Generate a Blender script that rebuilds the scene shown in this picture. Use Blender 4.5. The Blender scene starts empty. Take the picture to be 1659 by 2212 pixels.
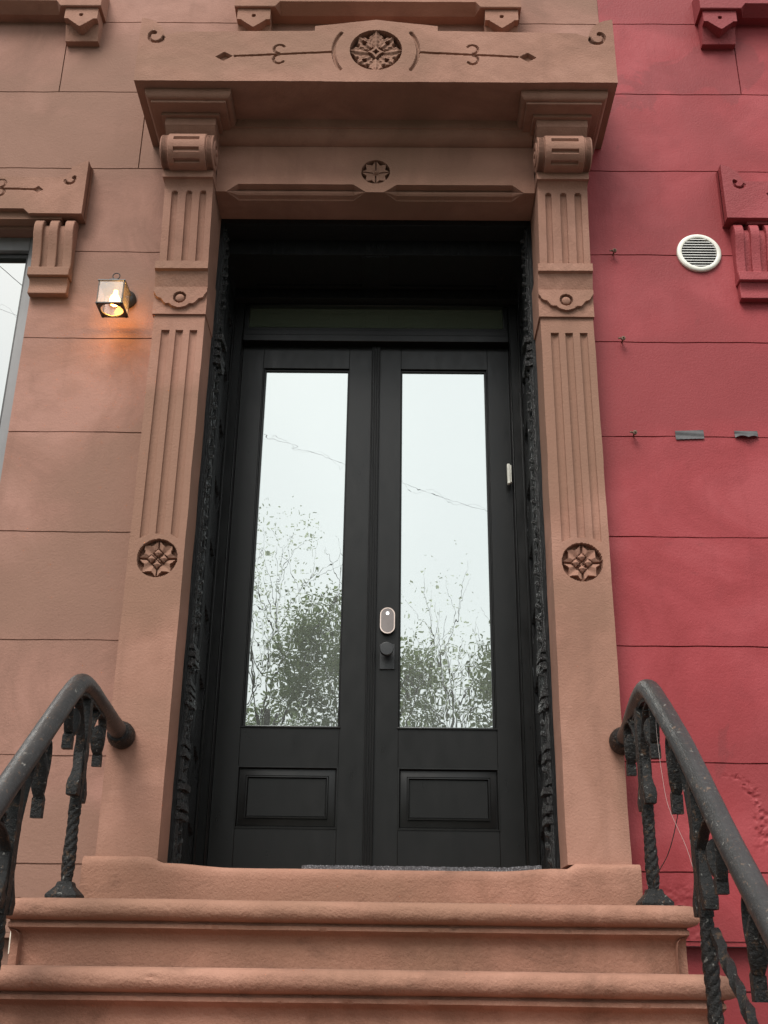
import bpy, math, random
import numpy as np
from mathutils import Matrix, Vector
R = math.radians
random.seed(7)
rng = np.random.RandomState(11)
scene = bpy.context.scene
COL = scene.collection

# ------------------------------------------------------------------ camera
TH = math.atan(999/2387.0); RHO = .01376; PSI = R(.67)
R0 = Vector((1, 0, 0)); U0 = Vector((0, -math.sin(TH), math.cos(TH))); F0 = Vector((0, math.cos(TH), math.sin(TH)))
ir = R0*math.cos(RHO) + U0*math.sin(RHO); iu = -R0*math.sin(RHO) + U0*math.cos(RHO)
Zr = Matrix.Rotation(PSI, 3, 'Z')
ir = Zr @ ir; iu = Zr @ iu; fw = Zr @ F0
cd = bpy.data.cameras.new('camera'); cam = bpy.data.objects.new('camera', cd); COL.objects.link(cam)
M = Matrix(((ir.x, iu.x, -fw.x, .12), (ir.y, iu.y, -fw.y, -4.5), (ir.z, iu.z, -fw.z, -.385), (0, 0, 0, 1)))
cam.matrix_world = M
cd.sensor_fit = 'VERTICAL'; cd.sensor_height = 36; cd.lens = 36*2387/2212.0
cd.clip_start = .05; cd.clip_end = 500
scene.camera = cam
scene.render.resolution_x = 768; scene.render.resolution_y = 1024

# ------------------------------------------------------------------ light
SUN_EL, SUN_AZ = R(52), R(203)
w = bpy.data.worlds.new('World'); scene.world = w; w.use_nodes = True
nt = w.node_tree; nt.nodes.clear()
out = nt.nodes.new('ShaderNodeOutputWorld'); bg = nt.nodes.new('ShaderNodeBackground')
sky = nt.nodes.new('ShaderNodeTexSky'); sky.sky_type = 'NISHITA'; sky.sun_disc = False
sky.sun_elevation = SUN_EL; sky.sun_rotation = SUN_AZ; sky.dust_density = 4; sky.air_density = 1.2
mixs = nt.nodes.new('ShaderNodeMix'); mixs.data_type = 'RGBA'; mixs.inputs['Factor'].default_value = .88
tc = nt.nodes.new('ShaderNodeTexCoord'); cn = nt.nodes.new('ShaderNodeTexNoise'); cn.inputs['Scale'].default_value = 2.2; cn.inputs['Detail'].default_value = 4
cr = nt.nodes.new('ShaderNodeValToRGB')
cr.color_ramp.elements[0].position = .3; cr.color_ramp.elements[0].color = (6.1, 6.4, 6.35, 1)
cr.color_ramp.elements[1].position = .75; cr.color_ramp.elements[1].color = (7.1, 7.4, 7.3, 1)
nt.links.new(tc.outputs['Generated'], cn.inputs['Vector']); nt.links.new(cn.outputs['Fac'], cr.inputs['Fac'])
# overcast sky: dimmer towards the horizon, brightest overhead
sep = nt.nodes.new('ShaderNodeSeparateXYZ'); nt.links.new(tc.outputs['Generated'], sep.inputs[0])
er = nt.nodes.new('ShaderNodeValToRGB'); nt.links.new(sep.outputs['Z'], er.inputs['Fac'])
e = er.color_ramp.elements; e[0].position = 0; e[0].color = (.10, .10, .10, 1); e[1].position = 1; e[1].color = (1.0, 1.0, 1.0, 1)
for p_, v_ in ((.05, .45), (.2, .80), (.5, .9)):
    q_ = e.new(p_); q_.color = (v_, v_, v_, 1)
mul = nt.nodes.new('ShaderNodeMix'); mul.data_type = 'RGBA'; mul.blend_type = 'MULTIPLY'; mul.inputs['Factor'].default_value = 1
nt.links.new(sky.outputs['Color'], mixs.inputs['A']); nt.links.new(cr.outputs['Color'], mixs.inputs['B'])
nt.links.new(mixs.outputs['Result'], mul.inputs['A']); nt.links.new(er.outputs['Color'], mul.inputs['B'])
nt.links.new(mul.outputs['Result'], bg.inputs['Color']); bg.inputs['Strength'].default_value = .1
nt.links.new(bg.outputs['Background'], out.inputs['Surface'])
sl = bpy.data.lights.new('sun', 'SUN'); sl.energy = 1.5; sl.angle = R(30); sl.color = (1, .96, .9)
so = bpy.data.objects.new('sun', sl); COL.objects.link(so)
# sun stands high behind the camera (towards -y)
dsun = Vector((math.sin(SUN_AZ)*math.cos(SUN_EL), math.cos(SUN_AZ)*math.cos(SUN_EL), math.sin(SUN_EL)))
so.rotation_euler = dsun.to_track_quat('Z', 'Y').to_euler(); so.location = (0, -6, 12)
scene.view_settings.view_transform = 'Standard'; scene.view_settings.look = 'None'
scene.view_settings.exposure = 1.22; scene.view_settings.gamma = 1

# ------------------------------------------------------------------ materials
def nodes(m):
    m.use_nodes = True; return m.node_tree, m.node_tree.nodes['Principled BSDF']
def ramp(n, stops):
    r = n.nodes.new('ShaderNodeValToRGB'); e = r.color_ramp.elements
    e[0].position, e[0].color = stops[0][0], (*stops[0][1], 1)
    e[1].position, e[1].color = stops[-1][0], (*stops[-1][1], 1)
    for p, c in stops[1:-1]:
        k = e.new(p); k.color = (*c, 1)
    return r
def noise(n, scale, detail=6, rough=.55, src=None, dist=0):
    t = n.nodes.new('ShaderNodeTexNoise'); t.inputs['Scale'].default_value = scale
    t.inputs['Detail'].default_value = detail; t.inputs['Roughness'].default_value = rough
    t.inputs['Distortion'].default_value = dist
    if src: n.links.new(src, t.inputs['Vector'])
    return t
def pos(n, scale=(1, 1, 1)):
    g = n.nodes.new('ShaderNodeNewGeometry'); mp = n.nodes.new('ShaderNodeMapping')
    mp.inputs['Scale'].default_value = scale
    n.links.new(g.outputs['Position'], mp.inputs['Vector']); return mp.outputs['Vector']
def mixc(n, a, b, fac, mode='MIX'):
    m = n.nodes.new('ShaderNodeMix'); m.data_type = 'RGBA'; m.blend_type = mode
    for s, v in (('A', a), ('B', b)):
        if isinstance(v, tuple): m.inputs[s].default_value = (*v, 1)
        else: n.links.new(v, m.inputs[s])
    if isinstance(fac, (int, float)): m.inputs['Factor'].default_value = fac
    else: n.links.new(fac, m.inputs['Factor'])
    return m.outputs['Result']
def bump(n, h, strength, dist, prev=None):
    b = n.nodes.new('ShaderNodeBump'); b.inputs['Strength'].default_value = strength; b.inputs['Distance'].default_value = dist
    n.links.new(h, b.inputs['Height'])
    if prev: n.links.new(prev, b.inputs['Normal'])
    return b.outputs['Normal']
def thresh(n, src, lo, hi):
    m = n.nodes.new('ShaderNodeMapRange'); m.inputs['From Min'].default_value = lo; m.inputs['From Max'].default_value = hi
    n.links.new(src, m.inputs['Value']); return m.outputs['Result']

def stone(name, c, dark, light, grain=1.0, stain=None, stain_at=.62, rough=.85, flecks=False):
    m = bpy.data.materials.new(name); n, b = nodes(m); P = pos(n)
    big = noise(n, 1.9, 6, .62, P, .9); mid = noise(n, 6, 6, .6, P, .3); fine = noise(n, 140, 3, .6, P); gr = noise(n, 420, 2, .5, P)
    base = ramp(n, [(.36, dark), (.5, c), (.64, light)]); n.links.new(big.outputs['Fac'], base.inputs['Fac'])
    col = mixc(n, base.outputs['Color'], tuple(x*.82 for x in c), thresh(n, mid.outputs['Fac'], .5, .85))
    sp = thresh(n, fine.outputs['Fac'], .66, .78)
    col = mixc(n, col, tuple(x*.62 for x in c), sp)
    lt = thresh(n, gr.outputs['Fac'], .62, .8)
    col = mixc(n, col, tuple(min(1, x*1.25) for x in light), lt)
    # narrow vertical streaks of dirt and sparse flecks
    st = noise(n, 1.0, 5, .6, pos(n, (9, 9, .7)))
    col = mixc(n, col, tuple(x*.8 for x in dark), mixf(n, thresh(n, st.outputs['Fac'], .56, .76), .42))
    # patch repairs: large soft areas of a slightly different mix
    pr = noise(n, .75, 3, .5, pos(n, (1, 1, 1.6)), .4)
    col = mixc(n, col, tuple(x*k_ for x, k_ in zip(c, (.80, .85, .82))), mixf(n, thresh(n, pr.outputs['Fac'], .48, .58), .8))
    if flecks:
        fk = noise(n, 34, 2, .5, P); col = mixc(n, col, (.5, .42, .34), thresh(n, fk.outputs['Fac'], .80, .81))
        gd = noise(n, 5, 7, .7, pos(n, (.8, 1, 1.4)), .8); col = mixc(n, col, tuple(x*.6 for x in dark), mixf(n, thresh(n, gd.outputs['Fac'], .54, .70), .55))
    if stain:
        s = noise(n, 2.3, 8, .62, P, 1.2)
        sz = n.nodes.new('ShaderNodeSeparateXYZ'); n.links.new(P, sz.inputs[0])
        pk = n.nodes.new('ShaderNodeValToRGB'); mr_ = n.nodes.new('ShaderNodeMapRange'); mr_.inputs['From Min'].default_value = 0; mr_.inputs['From Max'].default_value = 6
        n.links.new(sz.outputs['Z'], mr_.inputs['Value']); n.links.new(mr_.outputs['Result'], pk.inputs['Fac'])
        e_ = pk.color_ramp.elements; e_[0].position = .63; e_[0].color = (0, 0, 0, 1); e_[1].position = .75; e_[1].color = (0, 0, 0, 1)
        q_ = e_.new(.685); q_.color = (1, 1, 1, 1)
        ad = n.nodes.new('ShaderNodeMath'); ad.operation = 'MULTIPLY_ADD'; ad.inputs[1].default_value = .22
        n.links.new(pk.outputs['Color'], ad.inputs[0]); n.links.new(s.outputs['Fac'], ad.inputs[2])
        col = mixc(n, col, stain, mixf(n, thresh(n, ad.outputs[0], .655, .69), .42))
    n.links.new(col, b.inputs['Base Color']); b.inputs['Roughness'].default_value = rough
    b.inputs['Specular IOR Level'].default_value = .25
    v = n.nodes.new('ShaderNodeTexVoronoi'); v.inputs['Scale'].default_value = 95; n.links.new(P, v.inputs['Vector'])
    h = noise(n, 105, 3, .6, P)
    h2 = noise(n, 11, 5, .6, pos(n, (1, 1, 2.2)), 1.0)
    nn = bump(n, h2.outputs['Fac'], .13*grain, .012)
    nn = bump(n, h.outputs['Fac'], .75*grain, .0045, nn)
    nn = bump(n, thresh(n, v.outputs['Distance'], 0, .25), .3*grain, .0025, nn)
    n.links.new(nn, b.inputs['Normal'])
    return m
def mixf(n, a, k):
    q = n.nodes.new('ShaderNodeMath'); q.operation = 'MULTIPLY'; q.inputs[1].default_value = k
    n.links.new(a, q.inputs[0]); return q.outputs[0]

BROWN = stone('brown_stucco', (.292, .155, .118), (.232, .125, .094), (.345, .187, .147), .55)
TRIM = stone('carved_brownstone', (.294, .153, .110), (.238, .124, .088), (.335, .179, .132), .7)
STEP = stone('step_brownstone', (.292, .149, .104), (.222, .113, .078), (.34, .178, .128), 1.05, flecks=True)
RED = stone('red_masonry_paint', (.290, .041, .047), (.245, .031, .035), (.325, .056, .063), .42, (.165, .032, .034), .50, .55)
REDT = stone('red_trim_paint', (.282, .047, .053), (.238, .036, .040), (.315, .060, .067), .9, None, .62, .6)

def paintm(name, c, rough, scale=(1, 1, 1), bs=.25, bd=.004, bscale=60, spec=.5, wear=None):
    m = bpy.data.materials.new(name); n, b = nodes(m); P = pos(n, scale)
    a = noise(n, 5, 6, .6, P); r1 = ramp(n, [(.3, tuple(x*.75 for x in c)), (.7, tuple(x*1.3 for x in c))])
    n.links.new(a.outputs['Fac'], r1.inputs['Fac']); col = r1.outputs['Color']
    if wear:
        wv = noise(n, wear[1], 8, .7, pos(n), .5)
        col = mixc(n, col, wear[0], thresh(n, wv.outputs['Fac'], wear[2], wear[2]+.03))
        if len(wear) > 3:
            w2 = noise(n, wear[1]*1.7, 6, .6, pos(n, (1, 1.1, .9)), .8)
            col = mixc(n, col, wear[3], thresh(n, w2.outputs['Fac'], wear[4], wear[4]+.03))
    n.links.new(col, b.inputs['Base Color'])
    rr = noise(n, 14, 4, .6, P); mr = n.nodes.new('ShaderNodeMapRange')
    mr.inputs['To Min'].default_value = rough-.1; mr.inputs['To Max'].default_value = min(1, rough+.15)
    n.links.new(rr.outputs['Fac'], mr.inputs['Value']); n.links.new(mr.outputs['Result'], b.inputs['Roughness'])
    b.inputs['Specular IOR Level'].default_value = spec
    h = noise(n, bscale, 6, .65, P); n.links.new(bump(n, h.outputs['Fac'], bs, bd), b.inputs['Normal'])
    return m
DOORP = paintm('black_door_paint', (.0055, .0053, .0052), .30, (1.5, 1.5, .6), .10, .002, 40, .36)
JAMBP = paintm('weathered_black_wood', (.0065, .0068, .0073), .34, (6, 6, .4), 1.0, .014, 26, .35, ((.05, .053, .056), 60, .66))
CARVEP = paintm('carved_black_wood', (.0075, .0078, .0083), .26, (5, 5, 1.5), 1.0, .014, 60, .85, ((.09, .093, .095), 70, .62))
IRON = paintm('corroded_black_iron', (.0075, .0072, .007), .48, (1, 1, 1), 1.0, .009, 75, .30, ((.06, .035, .02), 45, .575, (.17, .165, .15), .640))
RAILP = paintm('worn_rail_paint', (.022, .0215, .022), .40, (1, 1, 1), .6, .004, 60, .5, ((.22, .21, .19), 48, .63, (.10, .065, .045), .62))
FRAMEG = paintm('grey_window_frame', (.20, .196, .2), .5, (1, 1, .3), .12, .002, 40)
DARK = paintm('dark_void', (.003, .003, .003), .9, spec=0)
BLACKM = paintm('black_lamp_metal', (.018, .016, .015), .4)
CAPM = paintm('grey_lamp_cap', (.10, .10, .105), .45)
WHITEP = paintm('white_plastic', (.78, .76, .68), .4, bs=.05)
SLATP = paintm('shaded_grey_plastic', (.62, .61, .58), .5, bs=.05)
TAPE = paintm('grey_duct_tape', (.05, .048, .05), .5, (1, 1, 1), .35, .003, 50, .55, ((.2, .19, .19), 30, .7))
KNOBM = paintm('black_satin_metal', (.024, .025, .027), .34, bs=.03)
LOCKF = paintm('taupe_lock_face', (.21, .185, .18), .22, bs=.02)
LOCKR = paintm('pale_lock_ring', (.72, .6, .54), .3, bs=.02)
RUST = paintm('rusty_metal', (.12, .07, .045), .7, bs=.8)
MATM = paintm('grey_carpet', (.12, .12, .13), .95, (1, 1, 1), 1.0, .01, 300, .1, ((.42, .42, .44), 200, .55))
CONC = paintm('dark_bluestone_paving', (.06, .06, .06), .85, bs=.4)
ASPH = paintm('asphalt', (.04, .04, .04), .85, bs=.6)
GRASS = paintm('park_grass', (.03, .045, .02), .9, bs=.8)
BARK = paintm('bark', (.085, .078, .068), .9, (1, 1, .3), .9, .02, 20)
WIREB = paintm('black_wire', (.03, .03, .03), .6)
STRING = paintm('pale_string', (.3, .24, .22), .8)
CREAM = paintm('cream_cord', (.7, .62, .52), .6)

def leafm(name, c):
    m = bpy.data.materials.new(name); m.use_nodes = True; n = m.node_tree; n.nodes.clear()
    o = n.nodes.new('ShaderNodeOutputMaterial'); d = n.nodes.new('ShaderNodeBsdfDiffuse'); t = n.nodes.new('ShaderNodeBsdfTranslucent'); mx = n.nodes.new('ShaderNodeMixShader')
    P = pos(n); a = noise(n, 1.3, 4, .6, P); r1 = ramp(n, [(.35, tuple(x*.6 for x in c)), (.65, tuple(x*1.6 for x in c))]); n.links.new(a.outputs['Fac'], r1.inputs['Fac'])
    n.links.new(r1.outputs['Color'], d.inputs['Color']); n.links.new(r1.outputs['Color'], t.inputs['Color']); mx.inputs[0].default_value = .55
    n.links.new(d.outputs[0], mx.inputs[1]); n.links.new(t.outputs[0], mx.inputs[2]); n.links.new(mx.outputs[0], o.inputs['Surface']); return m
LEAF = leafm('leaves', (.13, .165, .08)); LEAF2 = leafm('pale_leaves', (.36, .40, .30))

def glassm(name, refl, tint, wav=1.0, dust_interior=(.012, .014, .012)):
    """Reflective coated glass over a dark interior."""
    m = bpy.data.materials.new(name); m.use_nodes = True; n = m.node_tree; n.nodes.clear()
    o = n.nodes.new('ShaderNodeOutputMaterial'); g = n.nodes.new('ShaderNodeBsdfGlossy'); d = n.nodes.new('ShaderNodeBsdfDiffuse')
    g.inputs['Roughness'].default_value = .0; g.inputs['Color'].default_value = (*tint, 1); d.inputs['Color'].default_value = (*dust_interior, 1)
    mx = n.nodes.new('ShaderNodeMixShader'); mx.inputs[0].default_value = refl
    n.links.new(d.outputs[0], mx.inputs[1]); n.links.new(g.outputs[0], mx.inputs[2]); n.links.new(mx.outputs[0], o.inputs['Surface'])
    if wav:
        a = noise(n, 1.0, 1, .4, pos(n, (6, 6, 15)), .3); c = noise(n, 1.0, 1, .4, pos(n, (26, 26, 11)), .2)
        n1 = bump(n, a.outputs['Fac'], .5*wav, .00022); n1 = bump(n, c.outputs['Fac'], .5*wav, .00009, n1)
        n.links.new(n1, g.inputs['Normal'])
    return m
GLASS = glassm('wavy_reflective_glass', .60, (.96, 1, .985), 1.0, (.20, .215, .205)); WGLASS = glassm('window_glass', .54, (.98, .99, .98), .04)
TGLASS = glassm('dark_transom_glass', .30, (.8, .85, .7), .1, (.075, .085, .06))  # last colour paints the dim interior light behind the transom
def lampglass():
    m = bpy.data.materials.new('milky_lamp_glass'); m.use_nodes = True; n = m.node_tree; n.nodes.clear()
    o = n.nodes.new('ShaderNodeOutputMaterial'); t = n.nodes.new('ShaderNodeBsdfTransparent'); g = n.nodes.new('ShaderNodeBsdfGlossy'); d = n.nodes.new('ShaderNodeBsdfTranslucent')
    d.inputs['Color'].default_value = (.9, .85, .78, 1); g.inputs['Color'].default_value = (.8, .8, .8, 1); g.inputs['Roughness'].default_value = .12
    a = n.nodes.new('ShaderNodeMixShader'); a.inputs[0].default_value = .025
    n.links.new(t.outputs[0], a.inputs[1]); n.links.new(d.outputs[0], a.inputs[2])
    b = n.nodes.new('ShaderNodeMixShader'); b.inputs[0].default_value = .17
    n.links.new(a.outputs[0], b.inputs[1]); n.links.new(g.outputs[0], b.inputs[2]); n.links.new(b.outputs[0], o.inputs['Surface'])
    return m
LGLASS = lampglass()
def emit(name, c, s):
    m = bpy.data.materials.new(name); n, b = nodes(m); b.inputs['Base Color'].default_value = (*c, 1)
    b.inputs['Emission Color'].default_value = (*c, 1); b.inputs['Emission Strength'].default_value = s; return m
BULB = emit('glowing_bulb', (1, .50, .13), 4); LED = emit('lock_light', (.9, .95, 1), 1.2)

# ------------------------------------------------------------------ mesh helpers
class MB:
    def __init__(s): s.v = []; s.f = []
    def add(s, vs, fs):
        k = len(s.v); s.v.extend([tuple(map(float, p)) for p in vs]); s.f.extend([tuple(i+k for i in f) for f in fs])
    def box(s, x0, x1, y0, y1, z0, z1):
        vs = [(x, y, z) for x in (x0, x1) for y in (y0, y1) for z in (z0, z1)]
        s.add(vs, [(0, 1, 3, 2), (4, 6, 7, 5), (0, 4, 5, 1), (2, 3, 7, 6), (0, 2, 6, 4), (1, 5, 7, 3)])
    def prism(s, poly, axis, a, b):
        """poly: list of 2D points in the plane normal to axis ('x': (y,z), 'y': (x,z), 'z': (x,y))"""
        def P(p, t):
            return {'x': (t, p[0], p[1]), 'y': (p[0], t, p[1]), 'z': (p[0], p[1], t)}[axis]
        n = len(poly); vs = [P(p, a) for p in poly]+[P(p, b) for p in poly]
        s.add(vs, [tuple(range(n)), tuple(range(2*n-1, n-1, -1))]+[(i, i+n, (i+1) % n+n, (i+1) % n) for i in range(n)])
    def rings(s, rings, close=True, caps=True):
        n = len(rings[0]); k = len(s.v)
        for r_ in rings: s.v.extend([tuple(map(float, p)) for p in r_])
        for i in range(len(rings)-1):
            for j in range(n if close else n-1):
                a = k+i*n+j; b = k+i*n+(j+1) % n
                s.f.append((a, b, b+n, a+n))
        if caps:
            s.f.append(tuple(k+j for j in range(n))[::-1]); s.f.append(tuple(k+(len(rings)-1)*n+j for j in range(n)))
    def tube(s, pts, rad, seg=12, up=(1, 0, 0), caps=True, shape=None, twist=None, jit=0, ell=0):
        pts = [Vector(p) for p in pts]; rr = []
        for i, p in enumerate(pts):
            t = (pts[min(i+1, len(pts)-1)]-pts[max(i-1, 0)]).normalized(); u = Vector(up)
            a = (u-t*u.dot(t))
            if a.length < 1e-4: a = Vector((0, 1, 0))-t*t.y
            a.normalize(); b = t.cross(a)
            r_ = rad[i] if isinstance(rad, (list, tuple)) else rad
            ring = []
            if shape and ell:
                sx, sy = shape[i] if isinstance(shape[0], (tuple, list)) else shape
                for k in range(ell):
                    an = 2*math.pi*k/ell; ca, sa = math.cos(an), math.sin(an); j = 1+random.uniform(-jit, jit)
                    ring.append(p+a*sx*math.copysign(abs(ca)**.6, ca)*j+b*sy*math.copysign(abs(sa)**.6, sa)*j)
            elif shape:
                sx, sy = shape[i] if isinstance(shape[0], (tuple, list)) else shape
                sq = [(-sx, -sy), (sx, -sy), (sx, sy), (-sx, sy)]
                tw = twist[i] if twist else 0
                for q in sq:
                    c, d = q[0]*math.cos(tw)-q[1]*math.sin(tw), q[0]*math.sin(tw)+q[1]*math.cos(tw)
                    j = 1+random.uniform(-jit, jit)
                    ring.append(p+a*c*j+b*d*j)
            else:
                for k in range(seg):
                    an = 2*math.pi*k/seg; j = 1+random.uniform(-jit, jit)
                    ring.append(p+(a*math.cos(an)+b*math.sin(an))*r_*j)
            rr.append(ring)
        s.rings(rr, True, caps)
    def lathe(s, prof, c, axis='z', seg=24, ax=None):
        rr = []
        for r_, h in prof:
            ring = []
            for k in range(seg):
                a = 2*math.pi*k/seg; p, q = r_*math.cos(a), r_*math.sin(a)
                ring.append({'z': (c[0]+p, c[1]+q, c[2]+h), 'y': (c[0]+p, c[1]+h, c[2]+q), 'x': (c[0]+h, c[1]+p, c[2]+q)}[axis])
            rr.append(ring)
        s.rings(rr)
    def grid(s, X, Y, Z, mask=None):
        nu, nv = X.shape; k = len(s.v)
        s.v.extend(zip(X.ravel().tolist(), Y.ravel().tolist(), Z.ravel().tolist()))
        for i in range(nu-1):
            for j in range(nv-1):
                if mask is not None and not mask[i, j]: continue
                a = k+i*nv+j; s.f.append((a, a+nv, a+nv+1, a+1))
    def slab(s, X, Y, Z, yb):
        """front relief grid (facing -y) with skirts back to y=yb"""
        s.grid(X, Y, Z)
        nu, nv = X.shape
        B = [(i, 0) for i in range(nu)]+[(nu-1, j) for j in range(1, nv)]+[(i, nv-1) for i in range(nu-2, -1, -1)]+[(0, j) for j in range(nv-2, 0, -1)]
        f = [(X[i, j], Y[i, j], Z[i, j]) for i, j in B]; g = [(X[i, j], yb, Z[i, j]) for i, j in B]
        s.rings([g, f], True, False)
    def build(s, name, mat, parent=None, bevel=0, sharp=38, seg=2, smooth=True):
        me = bpy.data.meshes.new(name); me.from_pydata(s.v, [], s.f); me.validate(); me.update()
        import bmesh
        b = bmesh.new(); b.from_mesh(me); bmesh.ops.recalc_face_normals(b, faces=b.faces); b.to_mesh(me); b.free()
        if smooth:
            me.shade_smooth(); me.set_sharp_from_angle(angle=R(sharp))
        o = bpy.data.objects.new(name, me); COL.objects.link(o); me.materials.append(mat)
        if bevel:
            m = o.modifiers.new('bevel', 'BEVEL'); m.width = bevel; m.segments = seg; m.limit_method = 'ANGLE'; m.angle_limit = R(40)
            m.harden_normals = False
        if parent: o.parent = parent
        return o
def tag(o, label=None, cat=None, group=None, kind=None):
    if label: o['label'] = label
    if cat: o['category'] = cat
    if group: o['group'] = group
    if kind: o['kind'] = kind
    return o
def empty(name, label, cat, group=None, loc=(0, 0, 0)):
    o = bpy.data.objects.new(name, None); COL.objects.link(o); o.location = loc; o.empty_display_size = .1
    return tag(o, label, cat, group)
def localise(root, loc):
    """put the empty at its base and keep the children where they are"""
    root.location = loc
    for c in root.children: c.matrix_parent_inverse = Matrix.Translation(Vector(loc)).inverted()
def lines(a, b, step, extra=(), eps=None):
    u = list(np.arange(a, b+step*.5, step)); u[-1] = b
    for e in extra:
        if a < e < b: u.append(e)
    u = sorted(set(round(x, 5) for x in u)); return np.array(u)
_rg = np.random.RandomState(5).uniform(-1, 1, (257, 257))
def fn(x, z, s, oct_=4):
    """fractal noise from an interpolated random lattice"""
    r_ = 0; a = 1.0
    for k in range(oct_):
        u = (x*s+17.3*k) % 256; v = (z*s+41.7*k) % 256; i = np.floor(u).astype(int); j = np.floor(v).astype(int); fu = u-i; fv = v-j
        fu = fu*fu*(3-2*fu); fv = fv*fv*(3-2*fv)
        r_ = r_+a*((_rg[i, j]*(1-fu)+_rg[i+1, j]*fu)*(1-fv)+(_rg[i, j+1]*(1-fu)+_rg[i+1, j+1]*fu)*fv); a *= .55; s *= 2.1
    return r_
def vn(x, z, s=1.0, seed=0):
    """cheap smooth value noise on arrays"""
    r_ = 0
    for k, (a, b, ph) in enumerate([(1.7, 2.3, .3), (3.1, -2.9, 1.9), (-5.3, 4.1, 4.0), (8.7, 7.9, 2.2), (13.1, -17.3, .7), (29., 23., 3.3)]):
        r_ = r_+np.sin(a*x*s+b*z*s+ph+seed*1.7*(k+1))/(1+k*.8)
    return r_/3.2

# ================================================================== setting
g = MB(); g.box(-300, 300, -400, -9.0, -2.3, -2.12); tag(g.build('park_ground', GRASS), kind='structure')
g = MB(); g.box(-60, 60, -9.0, -5.6, -2.3, -2.14); tag(g.build('road', ASPH), kind='structure')
g = MB(); g.box(-60, 60, -5.6, 1.5, -2.3, -2.02); tag(g.build('sidewalk', CONC, bevel=.02), kind='structure')

# ================================================================== houses
house = empty('brownstone_house', 'brown stucco brownstone house with carved stone doorway and black double doors', 'house')
redh = empty('red_house', 'red painted rowhouse adjoining the brownstone on the right', 'house')
JZ = [-1.93, -1.43, -.93, -.43, .006, .438, .934, 1.438, 1.940, 2.450, 2.956, 3.478, 3.992, 4.494, 4.99, 5.49, 5.99]
def wallpatch(mb, x0, x1, z0, z1, y, vj, seed, jw=.0020, jd=.014, spall=False):
    """wall sheet with real scored joints; vj: vertical joints (x, zlo, zhi)"""
    fz, fx = (list(np.arange(-.25, .44, .0045)), list(np.arange(1.1, 1.75, .0045))) if spall else ([], [])
    zs = [z0, z1]+[q for j in JZ if z0 < j < z1 for q in (j-jw*1.5, j-jw*1.05, j, j+jw*1.05, j+jw*1.5)]+list(np.arange(z0, z1, .05))+fz
    xs = [x0, x1]+[q for (j, _, _) in vj if x0 < j < x1 for q in (j-jw*1.5, j-jw*1.05, j, j+jw*1.05, j+jw*1.5)]+list(np.arange(x0, x1, .05))+fx
    zs = np.array(sorted(set(round(float(q), 5) for q in zs if z0 <= q <= z1))); xs = np.array(sorted(set(round(float(q), 5) for q in xs if x0 <= q <= x1)))
    X, Z = np.meshgrid(xs, zs, indexing='ij')
    d = np.zeros_like(X)
    for j in JZ:
        wob = .0012*np.sin(X*9+j*7)+.0008*np.sin(X*31+j)
        prof = np.clip((1.5-np.abs(Z-j)/jw)*2.2, 0, 1)
        thin = .22+.78*np.clip(.5+1.1*fn(X+j*3.3, Z*0+j, 2.6, 4), 0, 1)*(1.0 if seed < 4 else .75)
        d = np.maximum(d, prof*jd*thin)
        Z = np.where(np.abs(Z-j) < jw*2, Z+wob, Z)
    for (j, a, b) in vj:
        d = np.maximum(d, np.where((Z >= a) & (Z <= b), np.clip((1.5-np.abs(X-j)/jw)*2.2, 0, 1)*jd*.8, 0))
    if spall:                                   # knocked-off render: a curved scar and a rough patch by the steps
        wn_ = fn(X, Z, 30, 4); r1 = np.hypot((X-1.42)/.95, Z-.21)
        a_ = np.degrees(np.arctan2(Z-.21, X-1.42))
        band = np.clip(2.2*(1-np.abs(r1-.205-.018*wn_)/(.010+.030*np.clip((70-a_)/80, 0, 1)+.006*wn_)), 0, 1)*np.clip((a_+40)/20, 0, 1)*np.clip((78-a_)/12, 0, 1)
        d = d+band*(.002+.0045*np.clip(fn(X, Z, 70, 3), -.8, 1))
        d = np.where((Z > -.24) & (Z < -.03) & (X < 1.38), d+.003*np.clip(fn(X, Z, 38, 5), -.7, 1)*np.clip((-.03-Z)/.03, 0, 1)*np.clip((1.38-X)/.1, 0, 1), d)
    Y = y+d+.0022*vn(X, Z, 1.3, seed)+.0008*vn(X, Z, 6, seed)
    mb.grid(X, Y, Z)
VJL = [(-1.722, 3.992, 4.494), (-1.241, 3.478, 3.992), (-2.6, 3.478, 3.992), (-2.9, 2.956, 3.478)]
m = MB()
wallpatch(m, -4.6, -2.95, -.25, 6.5, .12, VJL, 1); wallpatch(m, -2.95, -1.70, 3.09, 6.5, .12, VJL, 1); wallpatch(m, -2.95, -1.70, -.25, 1.0, .12, VJL, 1)
wallpatch(m, -1.70, -.95, -.25, 6.5, .12, VJL, 1); wallpatch(m, -.95, .95, 3.5, 6.5, .12, VJL, 1); wallpatch(m, .95, 1.222, 4.05, 6.5, .12, VJL, 1); wallpatch(m, .95, 1.03, 3.5, 4.05, .12, VJL, 1)
wallpatch(m, -4.6, -.95, -2.02, -.27, .17, VJL, 2)
m.box(-4.6, -.95, .1205, .30, -.27, -.2505)
m.box(-1.70, -.95, .125, .5, -.249, 3.45)            # body behind the stucco so no light leaks
m.box(-4.6, -2.95, .125, .5, -.249, 6.5); m.box(-2.95, -1.70, .135, .5, 3.10, 6.5); m.box(-2.95, -1.7, .135, .5, -.249, .99)
m.box(-1.698, 1.22, .14, .5, 3.46, 6.5)
wall = m.build('wall', BROWN, house, smooth=True)
VJR = [(1.952, 3.992, 4.494)]
m = MB()
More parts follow.
